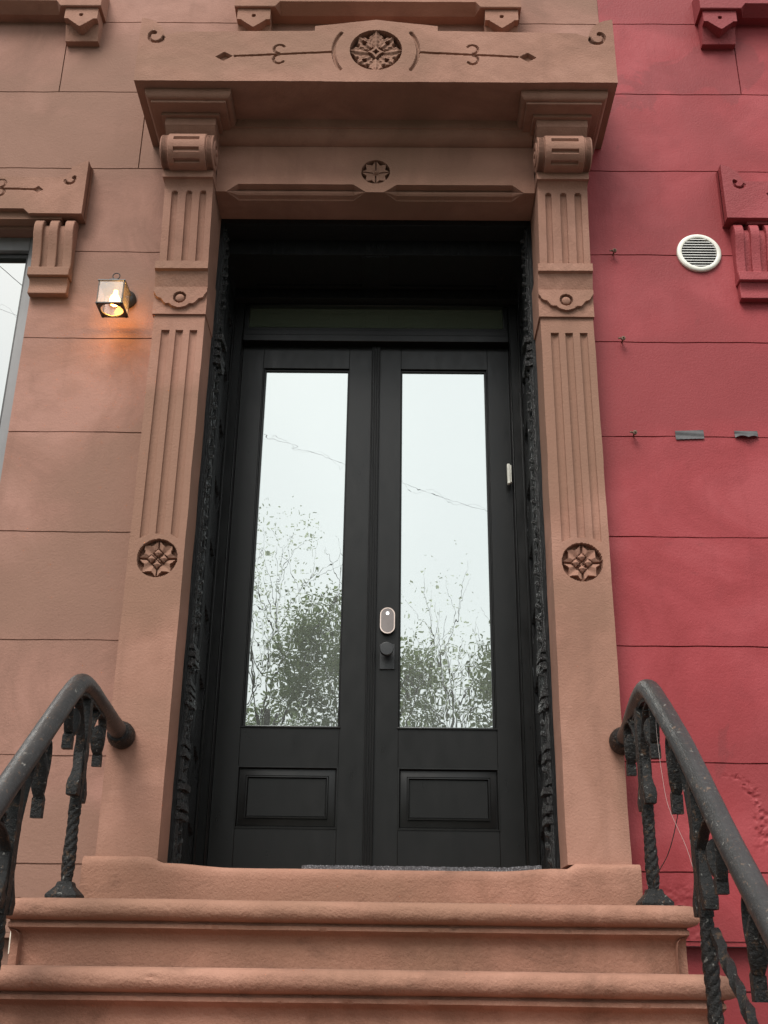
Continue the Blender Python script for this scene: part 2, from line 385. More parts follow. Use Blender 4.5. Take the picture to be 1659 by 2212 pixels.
wallpatch(m, 1.03, 1.222, -.25, 4.05, .117, VJR, 5, spall=True); wallpatch(m, 1.222, 2.01, -.25, 6.5, .117, VJR, 5, spall=True)
wallpatch(m, 2.01, 3.22, 3.09, 6.5, .117, VJR, 5); wallpatch(m, 2.01, 3.22, -.25, 1.0, .117, VJR, 5); wallpatch(m, 3.22, 5.2, -.25, 6.5, .117, VJR, 5)
wallpatch(m, 1.0, 5.2, -2.02, -.27, .175, VJR, 6)
m.box(1.0, 5.2, .121, .30, -.268, -.2515)
m.box(1.03, 2.01, .128, .5, -.249, 3.455); m.box(1.225, 2.01, .128, .5, 3.592, 6.5); m.box(2.012, 3.218, .135, .5, 3.10, 6.5); m.box(3.22, 5.2, .128, .5, -.249, 6.5); m.box(2.012, 3.218, .135, .5, -.249, .99)
m.build('wall', RED, redh)

# ------------------------------------------------------------------ carving functions (depth into the stone, metres)
def seg_d(X, Z, x0, z0, x1, z1):
    dx, dz = x1-x0, z1-z0; t = np.clip(((X-x0)*dx+(Z-z0)*dz)/(dx*dx+dz*dz), 0, 1)
    return np.hypot(X-x0-t*dx, Z-z0-t*dz)
def arc_d(X, Z, cx, cz, r_, a0, a1):
    """a0<a1 degrees ccw"""
    a = np.degrees(np.arctan2(Z-cz, X-cx)); a = (a-a0) % 360; on = a <= (a1-a0)
    d = np.abs(np.hypot(X-cx, Z-cz)-r_)
    e = np.minimum(np.hypot(X-cx-r_*math.cos(R(a0)), Z-cz-r_*math.sin(R(a0))), np.hypot(X-cx-r_*math.cos(R(a1)), Z-cz-r_*math.sin(R(a1))))
    return np.where(on, d, e)
def groove(d, hw, depth): return depth*np.clip(1.6-1.6*(d/hw)**2, 0, 1)
def big_rosette(X, Z, cx, cz, Rr=.128):
    dx, dz = (X-cx)/Rr, (Z-cz)/Rr; r_ = np.hypot(dx, dz); a = np.arctan2(dz, dx)
    h = np.zeros_like(r_)
    for k in range(8):
        da = a-k*math.pi/4; s = r_*np.cos(da); d = r_*np.sin(da); even = k % 2 == 0
        L = 1.0 if even else .93
        wd = (.39 if even else .33)*np.sqrt(np.clip((s-.16)/.42, 0, 1))*np.clip((L-s)/(.34 if even else .26), 0, 1)**.62
        wd = wd*(1+.16*np.sign(np.sin(s*34))*np.clip(np.abs(np.sin(s*34)), 0, 1))
        q = np.clip(1-(d/np.maximum(wd, 1e-4))**2, 0, 1)
        hh = (.040*(.45+.55*np.clip(s, 0, 1))+(.0 if even else .006))*q**.38+.004*np.cos(d/np.maximum(wd, 1e-3)*9)*(q > .05)
        hh = np.where((s > 0) & (q > 0), hh, 0)
        if not even:
            hole = np.hypot(s-.62, d) < .10; hh = np.where(hole, .004, hh)
        h = np.maximum(h, hh)
    core = (np.abs(dx)**.62+np.abs(dz)**.62) < .25**.62*1.32
    hole = (np.abs(dx)**.7+np.abs(dz)**.7) < .11**.7*1.3
    h = np.where(r_ < .3, .0, h); h = np.where(core & (r_ < .3), .034, h); h = np.where(hole, .008, h)
    dep = np.where(r_ < 1, .046-h, 0)
    return np.where(r_ < 1, np.clip(dep, -.004, .05), 0)
def star(X, Z, cx, cz, Rr, cubes=True, depth=.034):
    dx, dz = (X-cx)/Rr, (Z-cz)/Rr; r_ = np.hypot(dx, dz); a = np.arctan2(dz, dx)
    # eight points, with clefts on the four axes
    k = (a/(math.pi/4)) % 1; t = np.abs(k-.5)*2          # 1 at a point, 0 in a valley
    edge = .74+.26*t**1.6
    if not cubes: edge = .70+.30*t**1.3
    inside = r_ < edge
    q = np.abs(((a/(math.pi/2)+.5) % 1)-.5)*2            # 0 on the axes, 1 on the diagonals
    cleft = (np.abs(np.sin(a*2))*r_/2 < .042) & (r_ > .2)
    fac = .35+.55*np.clip(r_/.9, 0, 1)-.28*np.abs(q-.5)*2*(r_ > .25)
    if not cubes: fac = .55+.4*np.clip(r_, 0, 1)-.15*q
    h = depth*np.clip(fac, 0, .98); h = np.where(cleft, depth*.12, h)
    h = np.where(inside, h, 0)
    if cubes:
        for an in range(4):
            ux, uz = math.cos(an*math.pi/2)*.31, math.sin(an*math.pi/2)*.31
            dd = np.abs(dx-ux)+np.abs(dz-uz); h = np.where(dd < .215, depth*(1.0-.35*np.clip(dd/.215, 0, 1)), h)
            ring = (dd >= .215) & (dd < .26) & (r_ < .62); h = np.where(ring, depth*.1, h)
    else:
        h = np.where(r_ < .16, depth*np.sqrt(np.clip(1.3-(r_/.16)**2, 0, 1.2)), h)
    return np.where(r_ < 1, depth-h, 0)

# ------------------------------------------------------------------ door hood (entablature slab)
def hood_top(x):
    a = np.abs(x)
    z = np.where(a < .306, 4.022-.043*(a/.306), 3.948-.010*np.clip((a-.31)/.7, 0, 1))
    pts = [(1.050, 3.912), (1.056, 3.93), (1.064, 3.955), (1.082, 3.985), (1.108, 4.008), (1.14, 4.022), (1.172, 4.03), (1.18, 4.03)]
    ear = np.interp(a, [p[0] for p in pts], [p[1] for p in pts])
    z = np.where(a > 1.0, np.interp(a, [1.0, 1.05], [3.934, 3.912]), z)
    z = np.where(a >= 1.05, ear, z)
    return z
us = lines(-1.178, 1.178, .0045, [-.3061, -.3059, .3059, .3061]+list(np.arange(-.135, .135, .002)))
ts = np.linspace(0, 1, 150)
U, T = np.meshgrid(us, ts, indexing='ij'); zt = hood_top(U); Zb = 3.622+.0025*vn(U, U*0, 5, 3)*(1-T)
Z = Zb+(zt-Zb)*T; A = np.abs(U)
# keep carving coordinates vertical
dep = np.zeros_like(U)
lz = 3.777+(.79-A)*.058
dep = np.maximum(dep, groove(np.where((A > .207) & (A < .70), np.abs(Z-lz), 1), .0062, .014))
dia = np.abs(A-.748)/.042+np.abs(Z-lz)/.029
dep = np.maximum(dep, np.where(dia < 1, .022*np.minimum(1, (1-dia)*6), 0))
dep = np.maximum(dep, groove(arc_d(A, Z, 0, 3.817, .209, -34, 34), .009, .014))
dep = np.maximum(dep, groove(arc_d(-A, Z, -.476, 3.829, .027, 35, 262), .0058, .012))
dep = np.maximum(dep, groove(arc_d(-A, Z, -.476, 3.763, .027, 98, 325), .0058, .012))
dep = np.maximum(dep, groove(arc_d(-A, Z, -1.094, 3.908, .036, 120, 352), .0078, .016))
dep = np.maximum(dep, np.where(np.hypot(A-1.107, Z-3.934) < .0125, .016, 0))
ins = np.hypot(U, Z-3.826) < .128
dep = np.where(ins, big_rosette(U, Z, 0, 3.826), dep)
Y = -.35+dep+.0016*vn(U, Z, 4, 2)+.003*vn(U, Z*3, 1.2, 5)
m = MB(); m.slab(U, Y, Z, .12)
m.box(-1.1779, 1.1779, -.33, .12, 3.6235, 3.64)
hood = m.build('door_hood', TRIM, house, sharp=30)

def sweepU(mb, prof, x0, x1, y_front, y_back, jit=0, step=.04, seedx=0, capz=None):
    """moulding profile [(offset,z)] swept round left side, front, right side; offset outward"""
    path = []
    n1 = max(2, int(abs(y_back-y_front)/step)); n2 = max(2, int((x1-x0)/step))
    for i in range(n1): path.append((x0, y_back+(y_front-y_back)*i/n1, -1, 0))
    path.append((x0, y_front, -1, -1))
    for i in range(1, n2): path.append((x0+(x1-x0)*i/n2, y_front, 0, -1))
    path.append((x1, y_front, 1, -1))
    for i in range(1, n1+1): path.append((x1, y_front+(y_back-y_front)*i/n1, 1, 0))
    X = np.array([[p[0]+p[2]*o for (o, z) in prof] for p in path]); Y = np.array([[p[1]+p[3]*o for (o, z) in prof] for p in path]); Z = np.array([[z for (o, z) in prof] for p in path])
    if jit:
        w1 = jit*(vn(X+seedx, Y*1.3+Z*6, 3.1, seedx)+.6*vn(X, Y+Z*9, 11, seedx))
        if jit > .002:
            ch = fn(X+seedx*3.1+8, Z*2+Y+5, 14, 3); w1 = w1-.007*np.clip((ch-1.05)*2.5, 0, 1)+.0012*fn(X+9, Z+Y+7, 55, 2)
        nx = np.array([[p[2]]*len(prof) for p in path]); ny = np.array([[p[3]]*len(prof) for p in path])
        X = X+nx*w1*.6; Y = Y+ny*w1; Z = Z+jit*.7*vn(X+3, Y, 2.2, seedx+4)
    mb.grid(X, Y, Z)
    k = len(mb.v); n = len(prof)
    mb.f.append(tuple(k-len(path)*n+i*n+n-1 for i in range(len(path))))     # one end cap (last profile point)
    mb.f.append(tuple(k-len(path)*n+i*n for i in range(len(path)))[::-1])

# ------------------------------------------------------------------ pilasters with consoles
def pilaster(sx, label):
    """sx=-1 left, +1 right; local u runs from the outer edge to the inner edge in world x"""
    xa, xb = (-1.044, -.80) if sx < 0 else (.80, 1.05)
    W = xb-xa; cx = (xa+xb)/2 + (.006 if sx < 0 else .004)
    m = MB(); s = W/.244
    fl = [(.043*s, .080*s), (.111*s, .1445*s), (.178*s, .212*s)]
    # lower shaft
    us = lines(0, W, .004, [q+e for f_ in fl for q in f_ for e in (-.0012, .0012)]); zs = np.array(sorted(set([round(q, 4) for q in list(np.arange(.018, 1.17, .05))+list(np.arange(1.17, 1.40, .0028))+list(np.arange(1.4, 2.41, .04))+list(np.arange(2.405, 2.435, .003))+[2.46, 2.515]])))
    U, Z = np.meshgrid(us, zs, indexing='ij'); X = xa+U
    dep = np.zeros_like(U)
    for i, (a, b) in enumerate(fl):
        lo = 1.388 if i == 1 else 1.366+.018*((U-a)/(b-a) if i == 0 else (b-U)/(b-a))
        inn = (U >= a) & (U <= b) & (Z > lo) & (Z < 2.424)
        q = (U-a)/(b-a)
        dep = np.where(inn, .010+.007*np.sin(np.pi*np.clip(q, 0, 1)), dep)
    rr = np.hypot(X-cx, Z-1.273) < .0875
    dep = np.where(rr, star(X, Z, cx, 1.273, .0875), dep)
    Y = dep+.0016*vn(X, Z, 3, sx+3)+.0007*vn(X, Z, 14, sx+1)
    X = X+.0022*vn(X*0+sx, Z, 6, 2)*((U < .001) | (U > W-.001))
    m.slab(X, Y, Z, .2)
    # capital block with scalloped plaque
    x0, x1 = xa-.008, xb+.004
    us = lines(x0, x1, .003); zs = np.array(list(np.arange(2.508, 2.665, .0028))+list(np.arange(2.666, 2.785, .006)))
    X, Z = np.meshgrid(us, zs, indexing='ij'); c = (x0+x1)/2; q = np.abs(X-c)/((x1-x0)/2)
    plq = 2.622-.088*np.clip(1-q**1.5, 0, 1)**.8+.005*np.sin(q*19+.6)*(q > .3)*(q < .92)
    Y = np.full_like(X, -.012)
    Y = np.where((Z > plq) & (Z < 2.650), -.028, Y)
    rad = np.hypot(X-c, Z-2.592)
    Y = np.where((rad < .031) & (rad > .022), -.010, Y)
    Y = np.where(rad <= .022, -.012-.016*np.sqrt(np.clip(1-(rad/.025)**2, 0, 1)), Y)
    Y = np.where(Z >= 2.650, -.040+.022*np.clip((2.735-Z)/.08, 0, 1), Y)
    Y = np.where(Z >= 2.736, -.056, Y)
    Y += .0018*vn(X, Z, 9, sx+7)+.001*vn(X, Z, 30, 2)
    m.slab(X, Y, Z, .2)
    # upper shaft leans forward
    x0, x1 = xa+.004, xb-.001; W2 = x1-x0; f2 = [(a/W*W2*.97, b/W*W2*.97) for a, b in fl]
    f2 = [(.037*s, .066*s), (.108*s, .138*s), (.176*s, .208*s)]
    us = lines(0, W2, .004, [q+e for f_ in f2 for q in f_ for e in (-.0012, .0012)]); zs = np.array(list(np.arange(2.775, 3.15, .03))+list(np.arange(3.15, 3.235, .004)))
    U, Z = np.meshgrid(us, zs, indexing='ij'); dep = np.zeros_like(U)
    for a, b in f2:
        c = (a+b)/2; top = 3.165+np.sqrt(np.clip(((b-a)/2)**2-(U-c)**2, 0, 1))
        dep = np.where((U >= a) & (U <= b) & (Z < top), .013+.004*np.sin(np.pi*(U-a)/(b-a)), dep)
    t = np.clip((Z-2.77)/.45, 0, 1)
    Y = -.030-.05*t+dep+.0014*vn(U, Z, 5, sx)-.03*np.clip((Z-3.19)/.045, 0, 1)**2
    m.slab(x0+U, Y, Z, .2)
    p = m.build('pilaster', TRIM, house, sharp=32)
    p['label'] = label
    # console: impost, scroll roll, neck
    m = MB(); m.box(x0-.006, x1+.004, -.12, .19, 3.2305, 3.285)
    m.box(x0+.004, x1-.004, -.10, .19, 3.2855, 3.46)
    cz, cy, rr = 3.356, -.142, .092; c_ = (x0+x1)/2
    def roll(xs, xe, r_, groove_):
        mm = []
        N = 72
        for xx in (xs, xs+.004, xs+.03, xs+.0302, xe-.0302, xe-.03, xe-.004, xe):
            ring = []
            for k in range(N):
                a = 2*math.pi*k/N; deg = math.degrees(a)
                q = r_
                if xx in (xs, xe): q = r_-.004
                inner = xs+.03 < xx < xe-.03
                if groove_ and inner:
                    for g0 in (168, 206, 243):
                        if abs(deg-g0) < 4.6: q = r_-.013
                ring.append((xx, cy+q*math.cos(a), cz+q*math.sin(a)))
            mm.append(ring)
        m.rings(mm)
    roll(x0+.026, x1-.026, rr, True)
    roll(x0-.010, x0+.0262, rr*.93, False); roll(x1-.0262, x1+.010, rr*.93, False)
    for e, d_ in ((x1+.010, 1), (x0-.010, -1)):
        m.lathe([(.060, 0), (.056, .006*d_), (.036, .007*d_), (.032, .001*d_), (.018, .001*d_), (.016, .009*d_), (.004, .012*d_)], (e, cy, cz), 'x', 26)
    m.prism([(-.135, 3.45), (-.150, 3.462), (-.181, 3.4975), (.12, 3.4975), (.12, 3.44)], 'x', c_-.124, c_+.124)
    con = m.build('console', TRIM, p, bevel=.003)
    # stepped cap under the hood
    m = MB(); c = (x0+x1)/2
    ov = [(.0, 3.572), (.004, 3.572)]+[(.006+.021*math.sin(R(q)), 3.572+.030*(1-math.cos(R(q)))) for q in range(15, 91, 15)]+[(.027, 3.6215), (.0, 3.6215)]
    sweepU(m, ov, c-.185, c+.185, -.273, .119, jit=.0012, seedx=sx*2)
    m.box(c-.1845, c+.1845, -.2725, .118, 3.5585, 3.60)
    m.box(c-.1445, c+.1445, -.203, .117, 3.5415, 3.5584)
    m.box(c-.1265, c+.1265, -.183, .116, 3.498, 3.5414)
    m.build('stepped_cap', TRIM, p, bevel=.0025, sharp=30)
    return p
pilaster(-1, 'fluted stone pilaster on the left of the doorway'); pilaster(1, 'fluted stone pilaster on the right of the doorway')

# reveal side blocks behind pilasters (to y=.2 handled by slab skirts)
# ------------------------------------------------------------------ lintel with stopped roll chamfer and small star
us = lines(-.80, .80, .02, list(np.arange(-.076, .078, .0025))+[s_*q for s_ in (-1, 1) for q in list(np.arange(.036, .122, .004))+list(np.arange(.688, .752, .004))])
ts = np.array(list(np.linspace(0, 10, 11))+list(np.arange(3.275, 3.43, .0026))+[3.45, 3.48, 3.505])
U, T = np.meshgrid(us, ts, indexing='ij'); A = np.abs(U)
f = np.clip((A-.045)/.064, 0, 1)*np.clip((.745-A)/.056, 0, 1)     # 0 at the stops, 1 along the roll
ftop = 3.2235+.0470*f
Z = np.zeros_like(U); Y = np.zeros_like(U)
pf = [(.050, 3.2235), (.046, 3.2300)]+[(.030-.016*math.sin(R(q)), 3.2490-.016*math.cos(R(q))) for q in (-10, 30, 70, 105, 140, 170)]+[(.020, 3.2672), (-.004, 3.2690), (-.0195, 3.2700)]
for j in range(11):
    q = j/10.0
    Y[:, j] = -.02+(pf[j][0]+.02)*f[:, j]; Z[:, j] = (3.2235+.0005*q)*(1-f[:, j])+pf[j][1]*f[:, j]
Y[:, 10] = -.02; Z[:, 10] = ftop[:, 10]+.0003
Zp = T[:, 11:]; Z[:, 11:] = np.maximum(Zp, ftop[:, 11:]+.0006+.0002*np.arange(Zp.shape[1]))
Y[:, 11:] = -.02+np.where(np.hypot(U[:, 11:], Z[:, 11:]-3.351) < .073, star(U[:, 11:], Z[:, 11:], 0.003, 3.351, .073, False, .030), 0)
Y += .0012*vn(U, Z, 4, 8)
m = MB(); m.slab(U, Y, Z, .2)
# cove moulding between frieze and hood soffit
cove = [(-.018, 3.503)]+[(-.018-.062*math.sin(R(a))**1.3, 3.508+.062*(1-math.cos(R(a)))) for a in range(0, 91, 15)]+[(-.088, 3.572), (-.088, 3.6228), (.119, 3.6228), (.119, 3.503)]
m.prism(cove, 'x', -.795, .795)
m.build('lintel', TRIM, house, sharp=30)

# ------------------------------------------------------------------ sill with worn middle
def silltop(x):
    a = np.abs(x-.02); q = np.clip((a-.50)/.24, 0, 1)
    base = -.013+.012*(q*q*(3-2*q))
    return np.where(x < 0, base+.022*np.clip((a-.79)/.05, 0, 1)+.004*np.clip((a-.6)/.2, 0, 1), base+.020*np.clip((a-.775)/.03, 0, 1))
xs = lines(-1.078, 1.073, .012, [-.80, -.79, .795, .80, .82]); 
prof = [(-.045, -.20), (-.052, -.10), (-.056, -.04), (-.055, -.018), (-.047, -.006), (-.034, 0), (0, 0), (.15, 0), (.60, 0), (1.0, 0)]
X = np.array([[x for p in prof] for x in xs]); st = silltop(xs)
Z = np.array([[(st[i]+p[1] if p[1] > -.15 else -.21) for p in prof] for i in range(len(xs))]); Y = np.array([[p[0] for p in prof] for x in xs])
Y = Y+.004*vn(X, Z, 2.2, 3)*(Y < 0)+.002*vn(X, Z, 12, 1)*(Y < 0); Z = Z+.0015*vn(X, Y, 5, 2)*(Z > -.1)
m = MB(); m.grid(X, Y, Z)
for i in (0, len(xs)-1):
    m.add([(X[i, j], Y[i, j], Z[i, j]) for j in range(len(prof))]+[(X[i, 0], 1.0, -.21)], [tuple(range(len(prof)+1))])
m.build('door_sill', STEP, house)

# ------------------------------------------------------------------ black timber surround
def hexcut(Yc, Z):
    d = np.zeros_like(Yc)
    for k in range(9):
        zt_ = .233+.335*k; zb = zt_-.142; zc = (zt_+zb)/2
        q = np.clip((Yc-.52)/.17, 0, 1)        # slants: tall at the rear
        top = zt_-.055*q; bot = zb+.045*(1-q)-.01
        d = np.where((Z < top) & (Z > bot) & (Yc > .535) & (Yc < .672), .024, d)
    return d
def jamb(sx):
    xi = .786
    m = MB()
    ys = lines(.335, .70, .012, [.5345, .5355, .6715, .6725, .40, .404, .44, .444, .47, .474]); zs = lines(-.03, 3.06, .0135)
    Yc, Z = np.meshgrid(ys, zs, indexing='ij'); d = hexcut(Yc, Z)
    d += .010*((Yc > .402) & (Yc < .442))+.006*((Yc > .472) & (Yc < .50))
    X = (xi+d)*sx+.0015*vn(Yc, Z, 8, 3)
    m.grid(X, Yc, Z)
    m.box(sx*.80, sx*.83, .2005, .75, -.05, 3.23)
    m.box(min(sx*.784, sx*.82), max(sx*.784, sx*.82), .205, .331, -.05, 3.22)
    j = m.build('door_jamb', JAMBP, house, smooth=True, sharp=25)
    # carved pilaster strip: reeds, capitals, scrolls
    m = MB()
    for y_ in (.225, .257, .290, .318):
        pts = [(sx*(.779+.002*math.sin(z*40)), y_+.0015*math.sin(z*23), z) for z in np.arange(-.03, 3.2, .03)]
        m.tube(pts, .0105, 6, (0, 1, 0), jit=.22)
    def blk(z0, z1, out, y0=.21, y1=.335, n=5):
        for i in range(n):
            a = z0+(z1-z0)*i/n; b = a+(z1-z0)/n*.62; o = out*(.45+.55*abs(math.sin(i*1.3+1)))
            m.tube([(sx*.79, y0+(.335-.335), (a+b)/2), (sx*.79, (y0+y1)/2, (a+b)/2), (sx*.79, y1+.006*i/n, (a+b)/2)], 1, shape=((b-a)/2, o), up=(0, 0, 1), jit=.12)
    blk(2.37, 2.55, .046, n=4); blk(.86, .965, .040, n=3); blk(.70, .80, .036, n=3); blk(.46, .55, .032, n=2); blk(.20, .40, .042, n=5)
    for k in range(60):                                     # small carved leaves up the strip
        z_ = .05+k*.052+random.uniform(-.008, .008)
        if any(abs(z_-c) < .07 for c in (2.46, .91, .75, .50, .30)): continue
        o_ = random.uniform(.014, .026)
        m.tube([(sx*.785, .224, z_-.012), (sx*(.783-o_), .242, z_+.004), (sx*(.782-o_*.9), .262, z_+.016), (sx*.785, .284, z_+.018)], [.005, .0115, .0105, .004], 6, jit=.15)
    for zc in (2.45, .93, .76, .33):                        # curled leaves beside each band
        for k in range(3):
            pts = []
            for i in range(13):
                a = R(200-i*34); r_ = .030-.0018*i
                pts.append((sx*(.775-.012*k/2-.002*i*.4), .225+.04*k+r_*math.cos(a)*.5, zc-.07+r_*math.sin(a)))
            m.tube(pts, [.010-.0005*i for i in range(13)], 6, jit=.2)
    for zc in (2.62, 1.75, 1.2, .58):
        for k in range(4):
            pts = [(sx*(.783-.010*math.sin(math.pi*i/6)), .22+.016*i, zc-.035*k+.012*i*(1-i/7)) for i in range(7)]
            m.tube(pts, .008, 6, jit=.25)
    m.build('carved_strip', CARVEP, j, sharp=30)
jamb(-1); jamb(1)
# ceiling of the recess
m = MB()
m.box(-.80, .80, .2005, .33, 3.190, 3.25); m.box(-.80, .80, .33, .78, 3.10, 3.26)
for (y0, z0) in ((.335, 3.172), (.375, 3.150), (.46, 3.135), (.50, 3.12), (.60, 3.085)):
    for xa, xb in ((-.66, -.075), (.07, .66)): m.box(xa, xb, y0, y0+.018, z0, z0+.02)
m.box(-.075, .07, .34, .62, 3.093, 3.12)
m.box(-.78, .78, .645, .70, 3.04, 3.101)
for k in range(7): m.tube([(-.045+.015*k, .345, 3.11), (-.045+.015*k, .33, 3.14), (-.045+.015*k, .33, 3.17)], .007, 6, jit=.2)
m.build('recess_ceiling', JAMBP, house, bevel=.004)
# frame and transom
fr = MB()
for s in (-1, 1):
    a, b = sorted((s*.726, s*.786)); fr.box(a, b, .70, .82, -.03, 3.05)
    a, b = sorted((s*.726, s*.734)); fr.box(a, b, .694, .70, -.03, 2.83)
    a, b = sorted((s*.772, s*.7855)); fr.box(a, b, .688, .6995, -.03, 3.05)
fr.box(-.726, .726, .695, .82, 2.797, 2.838)
fr.box(-.726, .726, .70, .82, 2.838, 2.872); fr.box(-.726, .726, .707, .80, 2.8721, 2.890); fr.box(-.726, .726, .70, .82, 3.028, 3.045)
for s in (-1, 1): a, b = sorted((s*.70, s*.726)); fr.box(a, b, .71, .80, 2.8905, 3.0275)
fo = fr.build('door_frame', DOORP, house, bevel=.003)
m = MB(); m.box(-.70, .70, .735, .742, 2.890, 3.028); m.build('transom_glass', TGLASS, fo)
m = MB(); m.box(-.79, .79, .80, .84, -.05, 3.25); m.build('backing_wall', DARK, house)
m = MB(); m.box(.694, .708, .690, .716, 1.955, 2.066); m.box(.7085, .716, .694, .716, 1.962, 2.06); m.build('door_sensor', WHITEP, fo, bevel=.002)

# ------------------------------------------------------------------ doors
YD = .75
def door(sx, label):
    xo, xi = (.7255, .004); gx0, gx1 = .600, .141; gz0, gz1 = .7045, 2.644; px0, px1 = .610, .144; pz0, pz1 = .232, .508
    d = MB()
    def bx(a, b, y0, y1, z0, z1, mb=d): a, b = sorted((sx*a, sx*b)); mb.box(a, b, y0, y1, z0, z1)
    bx(xo, px0, YD, YD+.05, .004, 2.80); bx(gx1, xi, YD, YD+.05, .004, 2.80)
    bx(px0, gx1, YD, YD+.05, gz1+.012, 2.80); bx(px0, gx1, YD, YD+.05, pz1, gz0-.006); bx(px0, gx1, YD, YD+.05, .004, pz0)
    bx(px0, gx0+.004, YD, YD+.05, gz0-.006, gz1+.012)
    do = d.build('door', DOORP, house, bevel=.0015); do['label'] = label
    # glazing bead
    b = MB(); w_ = .008
    bx(gx0+.004, gx0-w_, YD+.012, YD+.04, gz0, gz1, b); bx(gx1+w_, gx1, YD+.012, YD+.04, gz0, gz1, b)
    bx(gx0+.004, gx1, YD+.012, YD+.04, gz1, gz1+.0118, b)
    b.prism([(YD-.008, gz0-.012), (YD-.008, gz0-.004), (YD+.03, gz0+.006), (YD+.03, gz0-.012)], 'x', *sorted((sx*(gx0+.012), sx*(gx1-.006))))
    b.build('glazing_bead', DOORP, do, bevel=.0015)
    g_ = MB(); xs = np.linspace(*sorted((sx*(gx0-w_+.002), sx*(gx1+w_-.002))), 12); zs = np.linspace(gz0+.001, gz1+.002, 30)
    X, Z = np.meshgrid(xs, zs, indexing='ij'); g_.grid(X, np.full_like(X, YD+.022), Z); g_.build('glass_pane', GLASS, do)
    # raised panel: moulding ring, bevel field, flat
    p = MB()
    def ring(o, y): 
        a, b_ = sorted((sx*px0, sx*px1)); return [(a+o, y, pz0+o), (b_-o, y, pz0+o), (b_-o, y, pz1-o), (a+o, y, pz1-o)]
    p.rings([ring(-.004, YD+.01), ring(-.004, YD-.0045), ring(.0025, YD-.005), ring(.006, YD+.004), ring(.007, YD+.016), ring(.0095, YD+.016), ring(.010, YD+.011), ring(.038, YD+.004), ring(.0385, YD+.011), ring(.041, YD+.011), ring(.042, YD-.003), ring(.047, YD-.004), ring(.0495, YD+.003), ring(.050, YD+.012), ring(.053, YD+.012), ring(.0535, YD+.006), ring(.060, YD+.006)], True, False)
    r_ = ring(.060, YD+.006); p.add(r_, [(0, 1, 2, 3)])
    p.build('door_panel', DOORP, do, sharp=20)
    return do
dl = door(-1, 'left door leaf with tall wavy glass pane'); dr = door(1, 'right door leaf with tall wavy glass pane, lock and knob')
# reeded astragal on the meeting stile
m = MB(); m.box(-.019, .027, YD-.012, YD-.0005, .006, 2.792)
for x_ in (-.014, -.002, .010, .022):
    m.tube([(x_, YD-.013, .006), (x_, YD-.013, 2.79)], .0045, 8)
m.build('astragal', DOORP, dr)
# smart lock
def stadium(cx, cz, w_, h_, n=16):
    r_ = w_/2; pts = []
    for i in range(n+1): a = math.pi*i/n; pts.append((cx+r_*math.cos(a), cz+h_/2-r_+r_*math.sin(a)))
    for i in range(n+1): a = math.pi+math.pi*i/n; pts.append((cx+r_*math.cos(a), cz-h_/2+r_+r_*math.sin(a)))
    return pts
lx, lz_ = .0835, 1.223
m = MB(); m.prism(stadium(lx, lz_, .074, .134), 'y', YD-.024, YD); lk = m.build('lock', KNOBM, dr, bevel=.003)
m = MB(); o_, i_ = stadium(lx, lz_, .073, .133), stadium(lx, lz_, .063, .123)
m.rings([[(a, YD-.0245, b) for a, b in o_], [(a, YD-.0275, b) for a, b in o_], [(a, YD-.0275, b) for a, b in i_], [(a, YD-.0245, b) for a, b in i_]], True, False)
m.build('lock_ring', LOCKR, lk)
m = MB(); m.prism(stadium(lx, lz_, .0628, .1228), 'y', YD-.0262, YD-.024); m.build('lock_face', LOCKF, lk)
m = MB(); m.lathe([(.0075, 0), (.0075, -.0012), (.001, -.0014)], (lx, YD-.0262, lz_+.037), 'y', 20); m.build('lock_light', LED, lk)
kz = 1.046
m = MB(); m.box(lx-.0365, lx+.0365, YD-.010, YD, .982, 1.107)
m.lathe([(.014, -.008), (.014, -.04), (.030, -.043), (.033, -.047), (.033, -.072), (.0315, -.0745), (.001, -.075)], (lx-.002, YD, 1.068), 'y', 36)
m.build('door_knob', KNOBM, dr, bevel=.0012)

